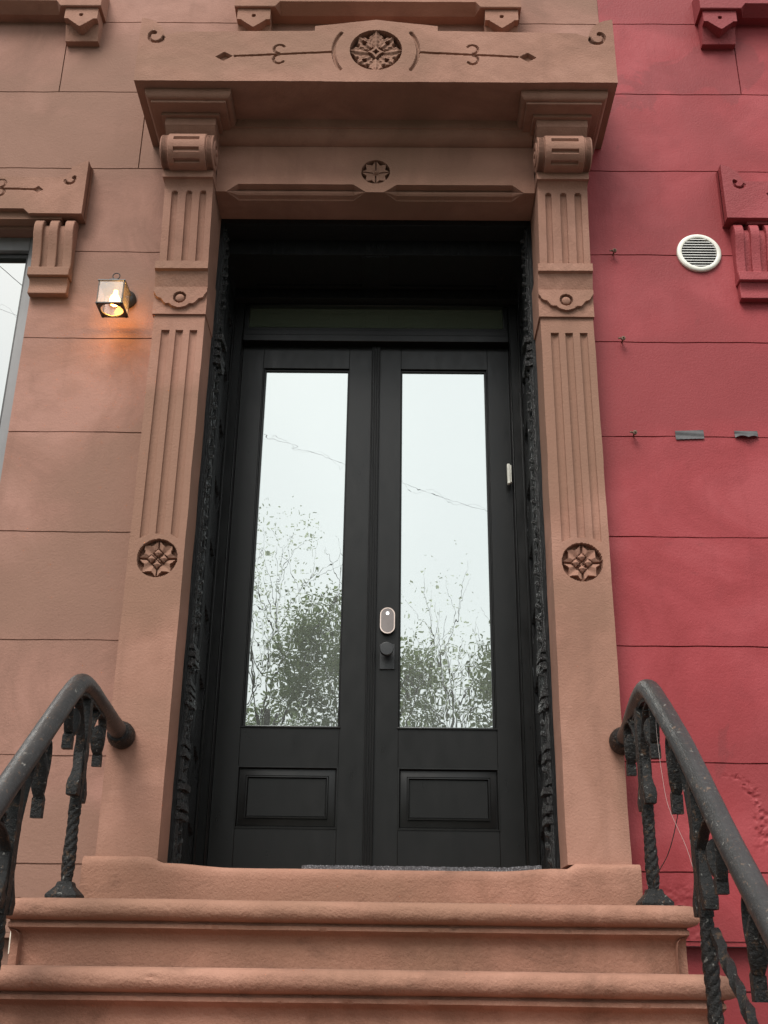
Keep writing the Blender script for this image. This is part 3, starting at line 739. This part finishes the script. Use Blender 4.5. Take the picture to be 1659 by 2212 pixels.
# ------------------------------------------------------------------ windows of both houses
def win_hood(cx, mat, parent, seed):
    hw = .851
    us = lines(-hw, hw, .0042, [-.5555, .5555, -.585, .585]); ts = np.linspace(0, 1, 88)
    U, T = np.meshgrid(us, ts, indexing='ij'); A = np.abs(U)
    top = np.interp(A, [0, .22, .2201, .735, .745, .775, .81, hw], [3.392, 3.372, 3.350, 3.345, 3.352, 3.404, 3.436, 3.453])
    bot = 3.122+.028*np.clip((.585-A)/.03, 0, 1)
    Z = bot+(top-bot)*T
    d = np.zeros_like(U); lz = 3.268+(.63-A)*.03
    d = np.maximum(d, groove(np.where((A > .15) & (A < .60), np.abs(Z-lz), 1), .0058, .011))
    dia = np.abs(A-.613)/.026+np.abs(Z-lz)/.021; d = np.maximum(d, np.where(dia < 1, .020*np.minimum(1, (1-dia)*6), 0))
    d = np.maximum(d, groove(arc_d(-A, Z, -.42, 3.306, .023, 35, 262), .0055, .01)); d = np.maximum(d, groove(arc_d(-A, Z, -.42, 3.252, .023, 98, 325), .0055, .01))
    d = np.maximum(d, groove(arc_d(-A, Z, -.768, 3.333, .026, 150, 345), .0060, .014)); d = np.maximum(d, np.where(np.hypot(A-.789, Z-3.345) < .0105, .014, 0))
    Y = .03+d+.0015*vn(U, Z, 5, seed)
    m = MB(); m.slab(cx+U, Y, Z, .085)
    # body behind: weathered slope rising to the wall
    m.prism([(.06, 3.14), (.034, 3.335), (.046, 3.343), (.118, 3.405), (.118, 3.108), (.06, 3.108)], 'x', cx-.745, cx+.745)
    m.prism([(.075, 3.124), (.075, 3.452), (.118, 3.468), (.118, 3.124)], 'x', cx-hw, cx-hw+.10); m.prism([(.075, 3.124), (.075, 3.452), (.118, 3.468), (.118, 3.124)], 'x', cx+hw-.10, cx+hw)
    h = m.build('window_hood', mat, parent, sharp=30)
    for s in (-1, 1):
        b = MB(); c = cx+s*.72; w2 = .100
        body = [(.118, 3.112), (.092, 3.112), (.072, 3.106), (.053, 3.094), (.041, 3.076), (.035, 3.048), (.038, 3.015), (.056, 2.96), (.068, 2.90), (.074, 2.85), (.074, 2.818)]
        core = [(.118, 3.092), (.088, 3.088), (.070, 3.074), (.062, 3.05), (.064, 3.0), (.076, 2.94), (.090, 2.88), (.096, 2.818)]
        for k in range(3):
            a = c-w2+k*.0775; b.prism([(y_, z_) for y_, z_ in body]+[(.118, 2.818)], 'x', a, a+.045)
        b.prism(core+[(.118, 2.818)], 'x', c-w2+.004, c+w2-.004)
        b.box(c-w2-.003, c+w2+.003, .052, .118, 2.768, 2.8175)
        b.prism([(.118, 2.7675), (.070, 2.7675), (.084, 2.735), (.078, 2.700), (.076, 2.678), (.118, 2.678)], 'x', c-w2+.004, c+w2-.004)
        b.build('bracket', mat, h, bevel=.004)
    return h
def win_sill(cx, mat, parent, seed):
    hw = .782; m = MB()
    us = lines(-hw, hw, .02, [-.56, .56, -.535, .535]); f = np.clip((.56-np.abs(us))/.025, 0, 1)
    wob = .004*vn(us, us*0, 4, seed)*f
    rows = [(.12, 4.488, 0, 0), (-.002, 4.484, 0, .062), (-.005, 4.488, .034, 0), (-.005, 4.60, 0, 0), (.02, 4.615, 0, 0), (.12, 4.66, 0, 0)]
    X = np.array([[u]*len(rows) for u in us]); Y = np.array([[r_[0]+r_[3]*f[i]+wob[i] for r_ in rows] for i in range(len(us))]); Z = np.array([[r_[1]+r_[2]*f[i]+wob[i]*.6 for r_ in rows] for i in range(len(us))])
    m.grid(cx+X, Y, Z)
    for i in (0, len(us)-1): m.add([(cx+X[i, j], Y[i, j], Z[i, j]) for j in range(len(rows))], [tuple(range(len(rows)))])
    s_ = m.build('window_sill', mat, parent, sharp=30)
    for s in (-1, 1):
        c = cx+s*.676; w2 = .090; b = MB()
        xs = np.linspace(-w2, w2, 49); zs = np.linspace(4.312, 4.483, 70); X, Z = np.meshgrid(xs, zs, indexing='ij'); A = np.abs(X)
        zig = np.where(A > .072, 4.408, 4.352+.056*np.clip(A/.072, 0, 1)**1.15)
        low = .052+.028*np.clip((4.40-Z)/.09, 0, 1)+.012*np.clip(1-A/.05, 0, 1)*np.clip((4.40-Z)/.05, 0, 1)*np.clip((Z-4.32)/.04, 0, 1)
        Y = np.where(Z > zig, .012, low); Y = np.where(np.hypot(X, Z-4.435) < .0105, .03, Y)+.001*vn(X, Z, 12, seed)
        b.slab(c+X, Y, Z, .119); b.build('bracket', mat, s_, sharp=30)
    return s_
def window(cx, parent, fm, label):
    m = MB(); hw = .625; y0 = .20
    for a, b in ((cx-hw, cx-hw+.075), (cx+hw-.075, cx+hw)): m.box(a, b, y0, y0+.09, 1.0, 3.1)
    m.box(cx-hw+.0755, cx+hw-.0755, y0+.002, y0+.09, 3.02, 3.1); m.box(cx-hw+.0755, cx+hw-.0755, y0+.002, y0+.09, 1.0, 1.08)
    wn = m.build('window', fm, parent, bevel=.003); wn['label'] = label
    m = MB()
    for a, b in ((cx-hw+.0758, cx-hw+.094), (cx+hw-.094, cx+hw-.0758)): m.box(a, b, y0+.03, y0+.08, 1.0805, 3.0195)
    m.box(cx-hw+.0942, cx+hw-.0942, y0+.03, y0+.08, 2.992, 3.0195); m.build('sash', BLACKM, wn)
    m = MB(); m.box(cx-hw+.09, cx+hw-.09, y0+.05, y0+.056, 1.08, 2.992); m.build('pane', WGLASS, wn)
    m = MB(); m.box(cx-hw-.05, cx+hw+.05, .5, .52, .9, 3.3); m.build('interior', DARK, wn)
win_hood(-2.325, TRIM, house, 1); win_hood(2.611, REDT, redh, 5)
win_sill(-2.302, TRIM, house, 2); win_sill(-.005, TRIM, house, 3); win_sill(2.532, REDT, redh, 6)
window(-2.325, house, FRAMEG, 'grey framed window left of the lantern'); window(2.63, redh, FRAMEG, 'window of the red house')

# ================================================================== stoop
stoop = empty('stone_stoop', 'brownstone stoop steps with thick rounded nosings below the black doors', 'steps')
def nosing(zt):
    p = [(-.03, zt+.004), (-.012, zt+.002)]
    for a in range(75, -91, -15): p.append((-.004+.032*math.cos(R(a)), zt-.031+.032*math.sin(R(a))))
    p += [(-.016, zt-.066), (-.014, zt-.070), (-.006, zt-.074), (-.006, zt-.086), (-.016, zt-.092), (-.034, zt-.098), (-.042, zt-.106), (-.046, zt-.13), (-.046, zt-.215)]
    return p
steps = [(-.172, -.735)]+[(-.377-.205*k, -1.035-.30*k) for k in range(8)]
for k, (zt, yf) in enumerate(steps):
    m = MB(); xl, xr = (-1.118, 1.072) if k == 0 else (-1.13, 1.085)
    sweepU(m, nosing(zt), xl, xr, yf, .1 if k == 0 else yf+.34, jit=.0022, step=.009, seedx=k*3+1)
    o = m.build('step', STEP, stoop, sharp=50)
m = MB()
pl = [(.11, -2.02), (.11, -.19)]
for zt, yf in steps: pl += [(yf+.06, zt-.02), (yf+.06, zt-.19)]
pl = [(.11, -.20)]+[q for zt, yf in steps for q in ((yf+.07, zt-.03), (yf+.07, zt-.235))]
pl[-1] = (pl[-1][0], -2.02); pl.append((.11, -2.02))
m.prism(pl, 'x', -1.05, 1.01); m.build('stoop_body', STEP, stoop)

# doormat
m = MB(); xs = lines(-.235, .70, .006); ys = np.array([.004, .006, .02, .2, .4]); X, Yy = np.meshgrid(xs, ys, indexing='ij')
rj = rng.uniform(-1, 1, X.shape)
Z = silltop(X)+.017+.0028*rj+0*X; Yy = Yy+.002*rng.uniform(-1, 1, X.shape); m.grid(X, Yy, Z); m.grid(np.stack([X[:, 0], X[:, 0]], 1), np.stack([Yy[:, 0], Yy[:, 0]+.002], 1), np.stack([Z[:, 0], silltop(X[:, 0])], 1))
m.grid(np.stack([X[0], X[0]], 0), np.stack([Yy[0], Yy[0]], 0), np.stack([Z[0], silltop(X[0])], 0)); m.grid(np.stack([X[-1], X[-1]], 0), np.stack([Yy[-1], Yy[-1]], 0), np.stack([Z[-1], silltop(X[-1])], 0))
tag(m.build('doormat', MATM, smooth=False), 'thin grey carpet doormat lying on the worn door sill', 'doormat')

# ================================================================== iron railings
def smooth(P_, m_):
    P_ = [Vector(p) for p in P_]; o_ = []
    for i in range(len(P_)-1):
        a, b, c, d = P_[max(i-1, 0)], P_[i], P_[i+1], P_[min(i+2, len(P_)-1)]
        for k in range(m_):
            t = k/m_; o_.append(.5*((2*b)+(-a+c)*t+(2*a-5*b+4*c-d)*t*t+(-a+3*b-3*c+d)*t**3))
    return o_+[P_[-1]]
def baluster(parent, x, y, zf, zr, slope, foot_r=.048):
    """x,y foot; zf foot level; zr underside of handrail at y; slope of rail towards -y (drop per metre)"""
    H = zr-zf; m = MB(); q = lambda t: zf+t
    tw0, tw1 = .075, H*.47
    rr = []; n = 120; NS = 24
    for i in range(n+1):
        t = .045+(tw1+.012-.045)*i/n; ring = []
        k = min(1, max(0, (t-tw0)/.012))*min(1, max(0, (tw1-t)/.012)); ph = (t-tw0)*52
        base = .0195+.0015*math.sin(t*31+y*5)
        for j in range(NS):
            a = 2*math.pi*j/NS; r_ = base+k*.0048*abs(math.cos(2*(a-ph)))**.7-.002*k+random.uniform(-.0006, .0006)
            ring.append((x+r_*math.cos(a), y+r_*math.sin(a), q(t)))
        rr.append(ring)
    m.rings(rr)
    n = 16; pts = []; sh = []
    for i in range(n+1):
        t = tw1+.008+(H-tw1-.008)*i/n; k = i/n
        pts.append((x, y, q(t))); sh.append((.0175+.003*math.sin(k*math.pi), .0165+.006*math.sin(k*math.pi)))
    m.tube(pts, 1, shape=sh, up=(1, 0, 0), jit=.05)
    b = m.build('baluster', IRON, parent, sharp=28)
    m = MB(); r_ = foot_r
    m.rings([[(x+sx_*a, y+sy_*a, q(h)) for sx_, sy_ in ((-1, -1), (1, -1), (1, 1), (-1, 1))] for a, h in ((r_*1.08, .0), (r_*1.12, .020), (r_*.98, .028), (r_*.60, .048), (r_*.52, .062), (.018, .064))])
    m.build('foot', IRON, b, bevel=.003)
    m = MB()
    for s, ln, z0 in ((-1, .058, .55), (1, .046, .53)):
        top = H*.80; base = H*z0
        P_ = [(x, y+s*.012, q(top)), (x, y+s*.020, q(top*.6+base*.4)), (x, y+s*.026, q(base+.06)), (x, y+s*.036, q(base+.032)), (x, y+s*(ln-.008), q(base+.014)), (x, y+s*(ln-.006), q(base-.004)), (x, y+s*(ln-.006), q(base-.036))]
        m.tube(P_, 1, shape=[(.010, .004), (.0145, .008), (.017, .010), (.019, .011), (.021, .013), (.0215, .020), (.019, .018)], up=(1, 0, 0), jit=.04)
    m.build('leaf_spur', IRON, b, bevel=.003, sharp=28)
    # C scrolls under the rail with hanging leaves
    for s, reach in ((-1, .20), (1, .235)):
        m = MB(); rail = lambda yy: zr+slope*(yy-y)-.006         # rail underside height at yy
        ye = y+s*reach; zt = rail(ye)-.004; z0 = q(H*.72) if s > 0 else min(q(H*.72), zt-.03)
        P_ = []
        for i in range(9):
            t = i/8; P_.append((x, y+s*(.02+(reach*.72)*t**1.3), z0+(rail(y+s*reach*.74)-.008-z0)*math.sin(t*math.pi/2)))
        P_ += [(x, y+s*reach*.88, rail(y+s*reach*.88)-.010), (x, y+s*(reach-.006), zt-.018), (x, y+s*(reach+.006), zt-.045), (x, y+s*(reach+.008), zt-.08), (x, y+s*(reach), zt-.115), (x, y+s*(reach-.014), zt-.14)]
        P_ = smooth(P_, 4); m.tube(P_, 1, shape=(.0160, .0058), up=(1, 0, 0), jit=.02, ell=12)
        c = (y+s*(reach-.048)); L0 = zt-.052+(.03 if slope > .3 and s < 0 else 0)
        ex = 1.4 if (slope > .3 and s > 0) else 1.0
        leaf = [(x, c-s*.010, L0), (x, c-s*.006, L0-.010), (x, c, L0-.04), (x, c+s*.012, L0-.078), (x, c+s*.024, L0-.10), (x, c+s*.028, L0-.103), (x, c+s*.030, L0-.145)]
        leaf = [(a_, b_, L0+(c_-L0)*ex) for a_, b_, c_ in leaf]
        ls = [(.006, .004), (.017, .009), (.0265, .013), (.0235, .0135), (.0150, .0125), (.0165, .014), (.0165, .013)]
        m.tube(smooth(leaf[:5], 4), 1, shape=[(u_.x, u_.y) for u_ in smooth([(u_[0], u_[1], 0) for u_ in ls[:5]], 4)], up=(1, 0, 0), jit=.02, ell=14)
        m.tube(leaf[4:], 1, shape=ls[4:], up=(1, 0, 0), jit=.04)
        vc = Vector((x, y+s*(reach*.52), rail(y+s*reach*.52)-.030)); m.tube([vc+Vector((0, s*(.020-.0011*k)*math.cos(k*.55), (.020-.0011*k)*math.sin(k*.55))) for k in range(14)], 1, shape=(.013, .004), up=(1, 0, 0), ell=8)
        m.build('leaf_scroll', IRON, b)
    return b
def railing(sx, label, path, balx, group):
    root = empty('stair_railing', label, 'railing', group)
    # densify path with catmull
    P_ = [Vector(p) for p in path]; out_ = []
    for i in range(len(P_)-1):
        a, b, c, d = P_[max(i-1, 0)], P_[i], P_[i+1], P_[min(i+2, len(P_)-1)]
        for k in range(8):
            t = k/8; out_.append(.5*((2*b)+(-a+c)*t+(2*a-5*b+4*c-d)*t*t+(-a+3*b-3*c+d)*t**3))
    out_.append(P_[-1])
    m = MB(); m.tube(out_, .0345, 20, (1, 0, 0), jit=.012)
    hr = m.build('handrail', RAILP, root, sharp=60)
    m = MB(); e = P_[0]; m.lathe([(.036, -.085), (.044, -.078), (.052, -.050), (.055, -.030), (.054, -.002), (.048, .012), (.03, .02)], (e.x, e.y, e.z), 'y', 22)
    m.build('wall_flange', IRON, hr)
    # flat bar under the rail
    m = MB(); m.tube([(p.x, p.y, p.z-.037) for p in out_[14:]], 1, shape=(.015, .007), up=(1, 0, 0), jit=.08); m.build('flat_bar', IRON, hr)
    def zat(y):
        for a, b in zip(out_, out_[1:]):
            if min(a.y, b.y) <= y <= max(a.y, b.y): return a.z+(b.z-a.z)*((y-a.y)/(b.y-a.y+1e-9))
        return out_[-1].z
    for i, (y, zf) in enumerate(balx):
        zr = zat(y)-.04; slope = 0.02 if i == 0 else .80
        baluster(root, P_[4].x, y, zf, zr, slope)
    # lower sloping twisted bar
    m = MB(); y0, y1 = balx[1][0]-.02, balx[2][0]; n = 40
    zz = -.262
    pts = [(P_[4].x+.012*sx, y0+(y1-y0)*i/n, zz+(y1-y0)*.80*i/n) for i in range(n+1)]
    m.tube(pts, 1, shape=(.0125, .0125), twist=[0 if i < 4 else (i-4)*.36 for i in range(n+1)], up=(1, 0, 0), jit=.1)
    m.build('brace', IRON, root, sharp=32)
    return root
GR = 'iron railings along the stoop'
z3 = lambda y, y0, z0: z0-.78*(y0-y)
BL = [(-.57, -.172), (-1.20, -.582), (-1.83, -.992), (-2.46, -1.402), (-3.09, -1.812)]
pathR = [(1.045, -.005, .497), (1.035, -.20, .505), (1.015, -.42, .527), (1.004, -.60, .548), (1.0, -.72, .540), (1.0, -.83, .478), (1.0, -1.138, .252), (1.0, -1.442, -.010), (1.0, -1.66, -.185), (1.0, -2.4, -.76), (1.0, -3.2, -1.385)]
pathL = [(-.985, -.005, .497), (-.985, -.20, .515), (-.985, -.42, .540), (-.985, -.57, .556), (-.985, -.68, .548), (-.985, -.79, .483), (-.985, -1.0, .322), (-.985, -1.25, .126), (-.985, -1.66, -.195), (-.985, -2.4, -.77), (-.985, -3.2, -1.39)]
railing(1, 'black iron stair railing in front of the red wall', pathR, BL, GR)
railing(-1, 'black iron stair railing in front of the brown wall', pathL, BL, GR)

# ================================================================== wall lantern
lan = empty('wall_lantern', 'lit black box lantern with ring on the brown wall', 'lamp')
xc, yc = -1.240, -.028; hx = .0615; zb, zt = 2.515, 2.640
m = MB(); m.lathe([(.052, .118), (.052, .108), (.044, .100), (.030, .090), (.012, .086), (.002, .085)], (-1.222, 0, 2.668), 'y', 28)
m.tube([(-1.222, .10, 2.668), (-1.226, .06, 2.665), (-1.232, .03, 2.655), (-1.236, .02, 2.645)], .008, 10); m.build('wall_plate', BLACKM, lan)
m = MB()
for s in (-1, 1):
    for t in (-1, 1): m.box(xc+s*hx-.004*(s > 0)-.0 if s > 0 else xc-hx, xc+hx if s > 0 else xc-hx+.004, yc+t*hx-.004 if t > 0 else yc-hx, yc+hx if t > 0 else yc-hx+.004, zb+.004, zt)
N = 40; sq = []; ci = []
for k in range(N):
    a = 2*math.pi*k/N+math.pi/4; c_, s_ = math.cos(a), math.sin(a); mm = max(abs(c_), abs(s_)); sq.append((c_/mm*(hx+.003), s_/mm*(hx+.003))); ci.append((c_*hx*.86, s_*hx*.86))
m.rings([[(xc+a, yc+b, zb+.005) for a, b in ci], [(xc+a, yc+b, zb+.005) for a, b in sq], [(xc+a, yc+b, zb) for a, b in sq], [(xc+a, yc+b, zb) for a, b in ci], [(xc+a, yc+b, zb+.005) for a, b in ci]], True, False)
for s in (-1, 1):
    for t in (-1, 1): m.lathe([(.004, 0), (.005, -.004), (.001, -.008)], (xc+s*(hx-.006), yc+t*(hx-.006), zb), 'z', 10)
m.build('lantern_frame', BLACKM, lan)
m = MB(); m.box(xc-hx-.004, xc+hx+.004, yc-hx-.004, yc+hx+.004, zt, zt+.005)
m.lathe([(.050, .005), (.048, .014), (.040, .028), (.024, .038), (.008, .041), (.005, .048), (.003, .050)], (xc, yc, zt), 'z', 28)
cp = m.build('lantern_cap', CAPM, lan)
m = MB(); m.tube([(xc+.017*math.sin(R(a)), yc+.002, zt+.069-.017*math.cos(R(a))) for a in range(0, 361, 15)], .0026, 8, (0, 1, 0), caps=False); m.build('ring', BLACKM, cp)
m = MB(); e_ = hx-.006
m.box(xc-e_, xc+e_, yc-hx+.001, yc-hx+.0025, zb+.006, zt-.001); m.box(xc-e_, xc+e_, yc+hx-.0025, yc+hx-.001, zb+.006, zt-.001)
m.box(xc-hx+.001, xc-hx+.0025, yc-e_, yc+e_, zb+.006, zt-.001); m.box(xc+hx-.0025, xc+hx-.001, yc-e_, yc+e_, zb+.006, zt-.001); m.build('lantern_glass', LGLASS, lan, smooth=False)
m = MB(); m.lathe([(.010, .055), (.012, .035), (.021, .020), (.026, .004), (.025, -.012), (.016, -.024), (.004, -.028)], (xc+.006, yc+.005, 2.572), 'z', 24)
bo = m.build('bulb', BULB, lan); bo.visible_shadow = True
ll = bpy.data.lights.new('lantern_light', 'POINT'); ll.energy = .8; ll.color = (1, .50, .12); ll.shadow_soft_size = .012
lo = bpy.data.objects.new('lantern_light', ll); COL.objects.link(lo); lo.location = (xc+.006, yc+.008, 2.532); lo.parent = lan

# ================================================================== round vent
vent = empty('wall_vent', 'round cream louvred vent cover on the red wall', 'vent')
vx, vz, vr = 1.624, 2.965, .110
m = MB(); m.lathe([(vr, .117), (vr, .106), (vr-.004, .101), (vr-.014, .0985), (vr-.024, .102), (vr-.027, .110), (vr-.027, .117)], (vx, 0, vz), 'y', 56); 
me_ = MB()
prof = [(vr, .117), (vr, .106), (vr-.004, .101), (vr-.014, .0985), (vr-.022, .102), (vr-.024, .110), (vr-.024, .117)]
me_.rings([[(vx+r_*math.cos(2*math.pi*k/64), h, vz+r_*math.sin(2*math.pi*k/64)) for k in range(64)] for r_, h in prof], True, False); me_.build('vent_rim', WHITEP, vent)
m = MB(); m.lathe([(vr-.02, .1165), (vr-.02, .115), (.001, .115)], (vx, 0, vz), 'y', 48); m.build('vent_backing', DARK, vent)
for k in range(11):
    dz = -.0775+k*.0155; hl = math.sqrt(max(1e-6, (vr-.023)**2-dz*dz))
    m = MB(); m.prism([(.1035, vz+dz-.0026), (.1035, vz+dz+.0022), (.1042, vz+dz+.0022), (.1042, vz+dz-.0026)], 'x', vx-hl, vx+hl); m.build('louvre', SLATP, vent)

# ================================================================== tape, bolts, wires, small leftovers
def tapes(x0, x1, z0, z1, tilt, torn, label):
    m = MB(); xs = np.linspace(x0, x1, 22); vs = np.linspace(0, 1, 9); X, V = np.meshgrid(xs, vs, indexing='ij')
    q = (X-x0)/(x1-x0); low = z0+(.010*np.abs(np.sin(q*5+.5)) if torn else .0006*np.sin(q*40))
    Z = low+(z1-low)*V+tilt*(q-.5); Y = .1125-.0015*np.sin(V*9+q*3)-(.014*(1-V)**3*(.4+np.sin(q*3.1)) if torn else .003*(1-V)**3)
    m.grid(X, Y, Z); m.grid(X, Y+.0012, Z)
    tag(m.build('duct_tape', TAPE), label, 'tape', 'tape strips on the red wall')
tapes(1.417, 1.549, 1.926, 1.972, .006, False, 'whole grey tape strip over a joint of the red wall, nearer the doorway')
tapes(1.692, 1.799, 1.930, 1.972, 0, True, 'torn grey tape strip curling off the red wall at the photo edge')
for bx_, bz, lb in ((1.196, 2.954, 'rusty bent anchor bolt on the red wall level with the round vent'), (1.204, 2.447, 'rusty anchor bolt on the red wall between vent height and tape height'), (1.222, 1.942, 'rusty anchor bolt on the red wall level with the tape strips')):
    m = MB(); m.lathe([(.004, .117), (.004, .085), (.011, .084), (.011, .074), (.004, .072), (.0035, .066), (.001, .065)], (bx_, 0, bz), 'y', 6)
    m.tube([(bx_, .09, bz), (bx_-.014, .086, bz+.006), (bx_-.022, .084, bz+.003)], .004, 6, jit=.2)
    tag(m.build('anchor_bolt', RUST), lb, 'bolt', 'bolts left in the red wall')
def wire(name, pts, r_, mat, label, cat):
    P_ = [Vector(p) for p in pts]; o_ = []
    for i in range(len(P_)-1):
        a, b, c, d = P_[max(i-1, 0)], P_[i], P_[i+1], P_[min(i+2, len(P_)-1)]
        for k in range(6):
            t = k/6; o_.append(.5*((2*b)+(-a+c)*t+(2*a-5*b+4*c-d)*t*t+(-a+3*b-3*c+d)*t**3))
    o_.append(P_[-1]); m = MB(); m.tube(o_, r_, 6); return tag(m.build(name, mat), label, cat)
wire('loose_wire', [(1.0, -.985, .085), (.99, -.94, .02), (.985, -.86, -.03), (.98, -.74, -.07), (.985, -.64, -.095), (1.0, -.60, -.105), (1.02, -.575, -.09), (1.015, -.545, -.075), (.985, -.55, -.085), (.98, -.59, -.10)], .0016, WIREB, 'thin dark wire hanging off the iron railing by the red wall', 'wire')
wire('loose_string', [(1.0, -.80, .43), (.985, -.86, .34), (.975, -.93, .20), (.97, -1.0, .10), (.985, -1.10, -.02), (.985, -1.17, -.10)], .0006, STRING, 'pale string trailing down across the iron railing', 'string')
wire('white_cord', [(-1.330, .02, -.185), (-1.336, .02, -.22), (-1.340, .02, -.26), (-1.338, .02, -.33)], .0035, CREAM, 'short cream cord end beside the left end of the steps', 'cord')

# ================================================================== across the street (seen in the glass)
def tree(x, y, h, r_, nleaf, mat, label, group, dense=False):
    root = empty('street_tree', label, 'tree', group); zb_ = -2.12
    m = MB(); tips = []
    def limb(p, d, L, rad, depth):
        pts = [p]; q = p.copy(); n = 5
        for i in range(n):
            d = (d+Vector((random.uniform(-.22, .22), random.uniform(-.22, .22), random.uniform(-.05, .16)))).normalized(); q = q+d*(L/n); pts.append(q.copy())
        m.tube(pts, [rad*(1-.65*i/n) for i in range(n+1)], 6)
        if depth <= 0: tips.append((q, L)); return
        for k in range(3 if depth > 1 else 4):
            j = pts[random.choice([2, 3, 4, 5])]
            nd = (d+Vector((random.uniform(-.9, .9), random.uniform(-.9, .9), random.uniform(-.1, .7)))).normalized()
            limb(j, nd, L*random.uniform(.5, .75), rad*.42, depth-1)
        tips.append((q, L))
    base = Vector((x, y, zb_)); limb(base, Vector((random.uniform(-.06, .06), 0, 1)), (h-zb_)*.58, .13, 0)
    trunk_top = tips[-1][0]; tips.clear()
    for k in range(7):
        st_ = base.lerp(trunk_top, random.uniform(.55, 1)); limb(st_, Vector((random.uniform(-.8, .8)*r_/1.6, random.uniform(-.8, .8), random.uniform(.5, 1.3))), (h-st_.z)*random.uniform(.45, .62), .034, 2)
    m.build('trunk', BARK, root)
    lf = MB(); ok = [t for t in tips if t[0].z < h+.6]
    if dense:                                               # leaf clumps through an egg-shaped crown
        cl = []
        for k in range(46):
            u = Vector((random.gauss(0, 1), random.gauss(0, 1), random.gauss(0, 1))).normalized()*random.uniform(.35, 1)**.6
            cl.append((Vector((x+u.x*r_*1.15, y+u.y*r_*1.15, h-1.75+u.z*1.55)), random.uniform(.5, 1.1)))
        ok = cl
    for k in range(nleaf):
        c, L = random.choice(ok); s_ = .10+.18*L
        p = c+Vector((random.gauss(0, s_), random.gauss(0, s_), random.gauss(0, s_)))
        if abs(p.x-x) > r_*1.9: continue
        a = Vector((random.uniform(-1, 1), random.uniform(-1, 1), random.uniform(-1, 1))).normalized(); b = a.orthogonal().normalized(); s2 = random.uniform(.03, .06) if dense else random.uniform(.022, .05)
        lf.add([p-a*s2, p+b*s2*.5, p+a*s2, p-b*s2*.5], [(0, 1, 2, 3)])
    lf.build('crown', mat, root, smooth=False)
    localise(root, (x, y, zb_))
TG = 'trees across the street'
tree(-1.45, -18.5, 7.9, 1.0, 9500, LEAF, 'dense green street tree reflected in the left door pane', TG, True)
tree(-3.5, -20.5, 10.9, .9, 3800, LEAF2, 'tall sparse tree at the left edge of the reflection', TG)
tree(.45, -19.0, 6.9, 0.7, 4600, LEAF, 'rounded low tree at the left edge of the right door pane', TG, True)
tree(.75, -20.5, 8.5, .7, 2200, LEAF2, 'thin pale tree rising above the rounded low tree', TG)
tree(2.75, -18.5, 7.0, 0.8, 6200, LEAF, 'dark green tree at the right edge of the right door pane', TG, True)
tree(-2.9, -22, 6.6, 0.9, 4800, LEAF, 'low bushy tree behind the others, low in the left door pane', TG, True)
tree(-6.4, -19, 8.5, 1.6, 3500, LEAF, 'broad tree left of the reflected group', TG)
tree(6.2, -20, 9, 1.6, 3500, LEAF, 'broad tree right of the reflected group', TG)
def cable(name, a, b, sag, r_, label, wig=0):
    a, b = Vector(a), Vector(b); n = 120; m = MB()
    m.tube([a.lerp(b, i/n)+Vector((0, wig*math.sin(i*1.9), -sag*4*(i/n)*(1-i/n)+wig*math.cos(i*1.55))) for i in range(n+1)], r_, 6)
    tag(m.build(name, WIREB), label, 'cable', 'overhead cables')
cable('overhead_cable', (-9, -9.5, 10.3), (9, -9.5, 3.75), .35, .0022, 'straight overhead cable reflected in both door panes')
cable('overhead_cable', (-9, -9.5, 10.3), (9, -9.5, 3.75), .35, .0012, 'wavy lashing cable wound about the straight one', .09)
cable('overhead_cable', (-9, -9.2, 12.4), (-3.6, -9.2, 7.52), .1, .005, 'overhead cable reflected in the left window')
for px_, top_ in ((-9, 12.6), (9, 6.0)):
    m = MB(); m.tube([(px_, -9.5, -2.14), (px_, -9.5, top_)], [.15, .10], 14)
    m.tube([(px_-.7, -9.42, top_-.5), (px_+.7, -9.42, top_-.5)], 1, shape=(.05, .05))
    tag(m.build('utility_pole', BARK), 'tall wooden utility pole at the left end of the cables' if px_ < 0 else 'shorter wooden utility pole at the right end of the cables', 'pole', 'utility poles')
m = MB(); m.tube([(-3.6, -9.2, -2.14), (-3.6, -9.2, 7.8)], [.12, .08], 14); m.lathe([(.03, 7.4), (.05, 7.44), (.05, 7.54), (.02, 7.58)], (-3.6, -9.31, 0), 'z', 12)
tag(m.build('utility_pole', BARK), 'slim wooden utility pole without a crossarm, between the other two', 'pole', 'utility poles')
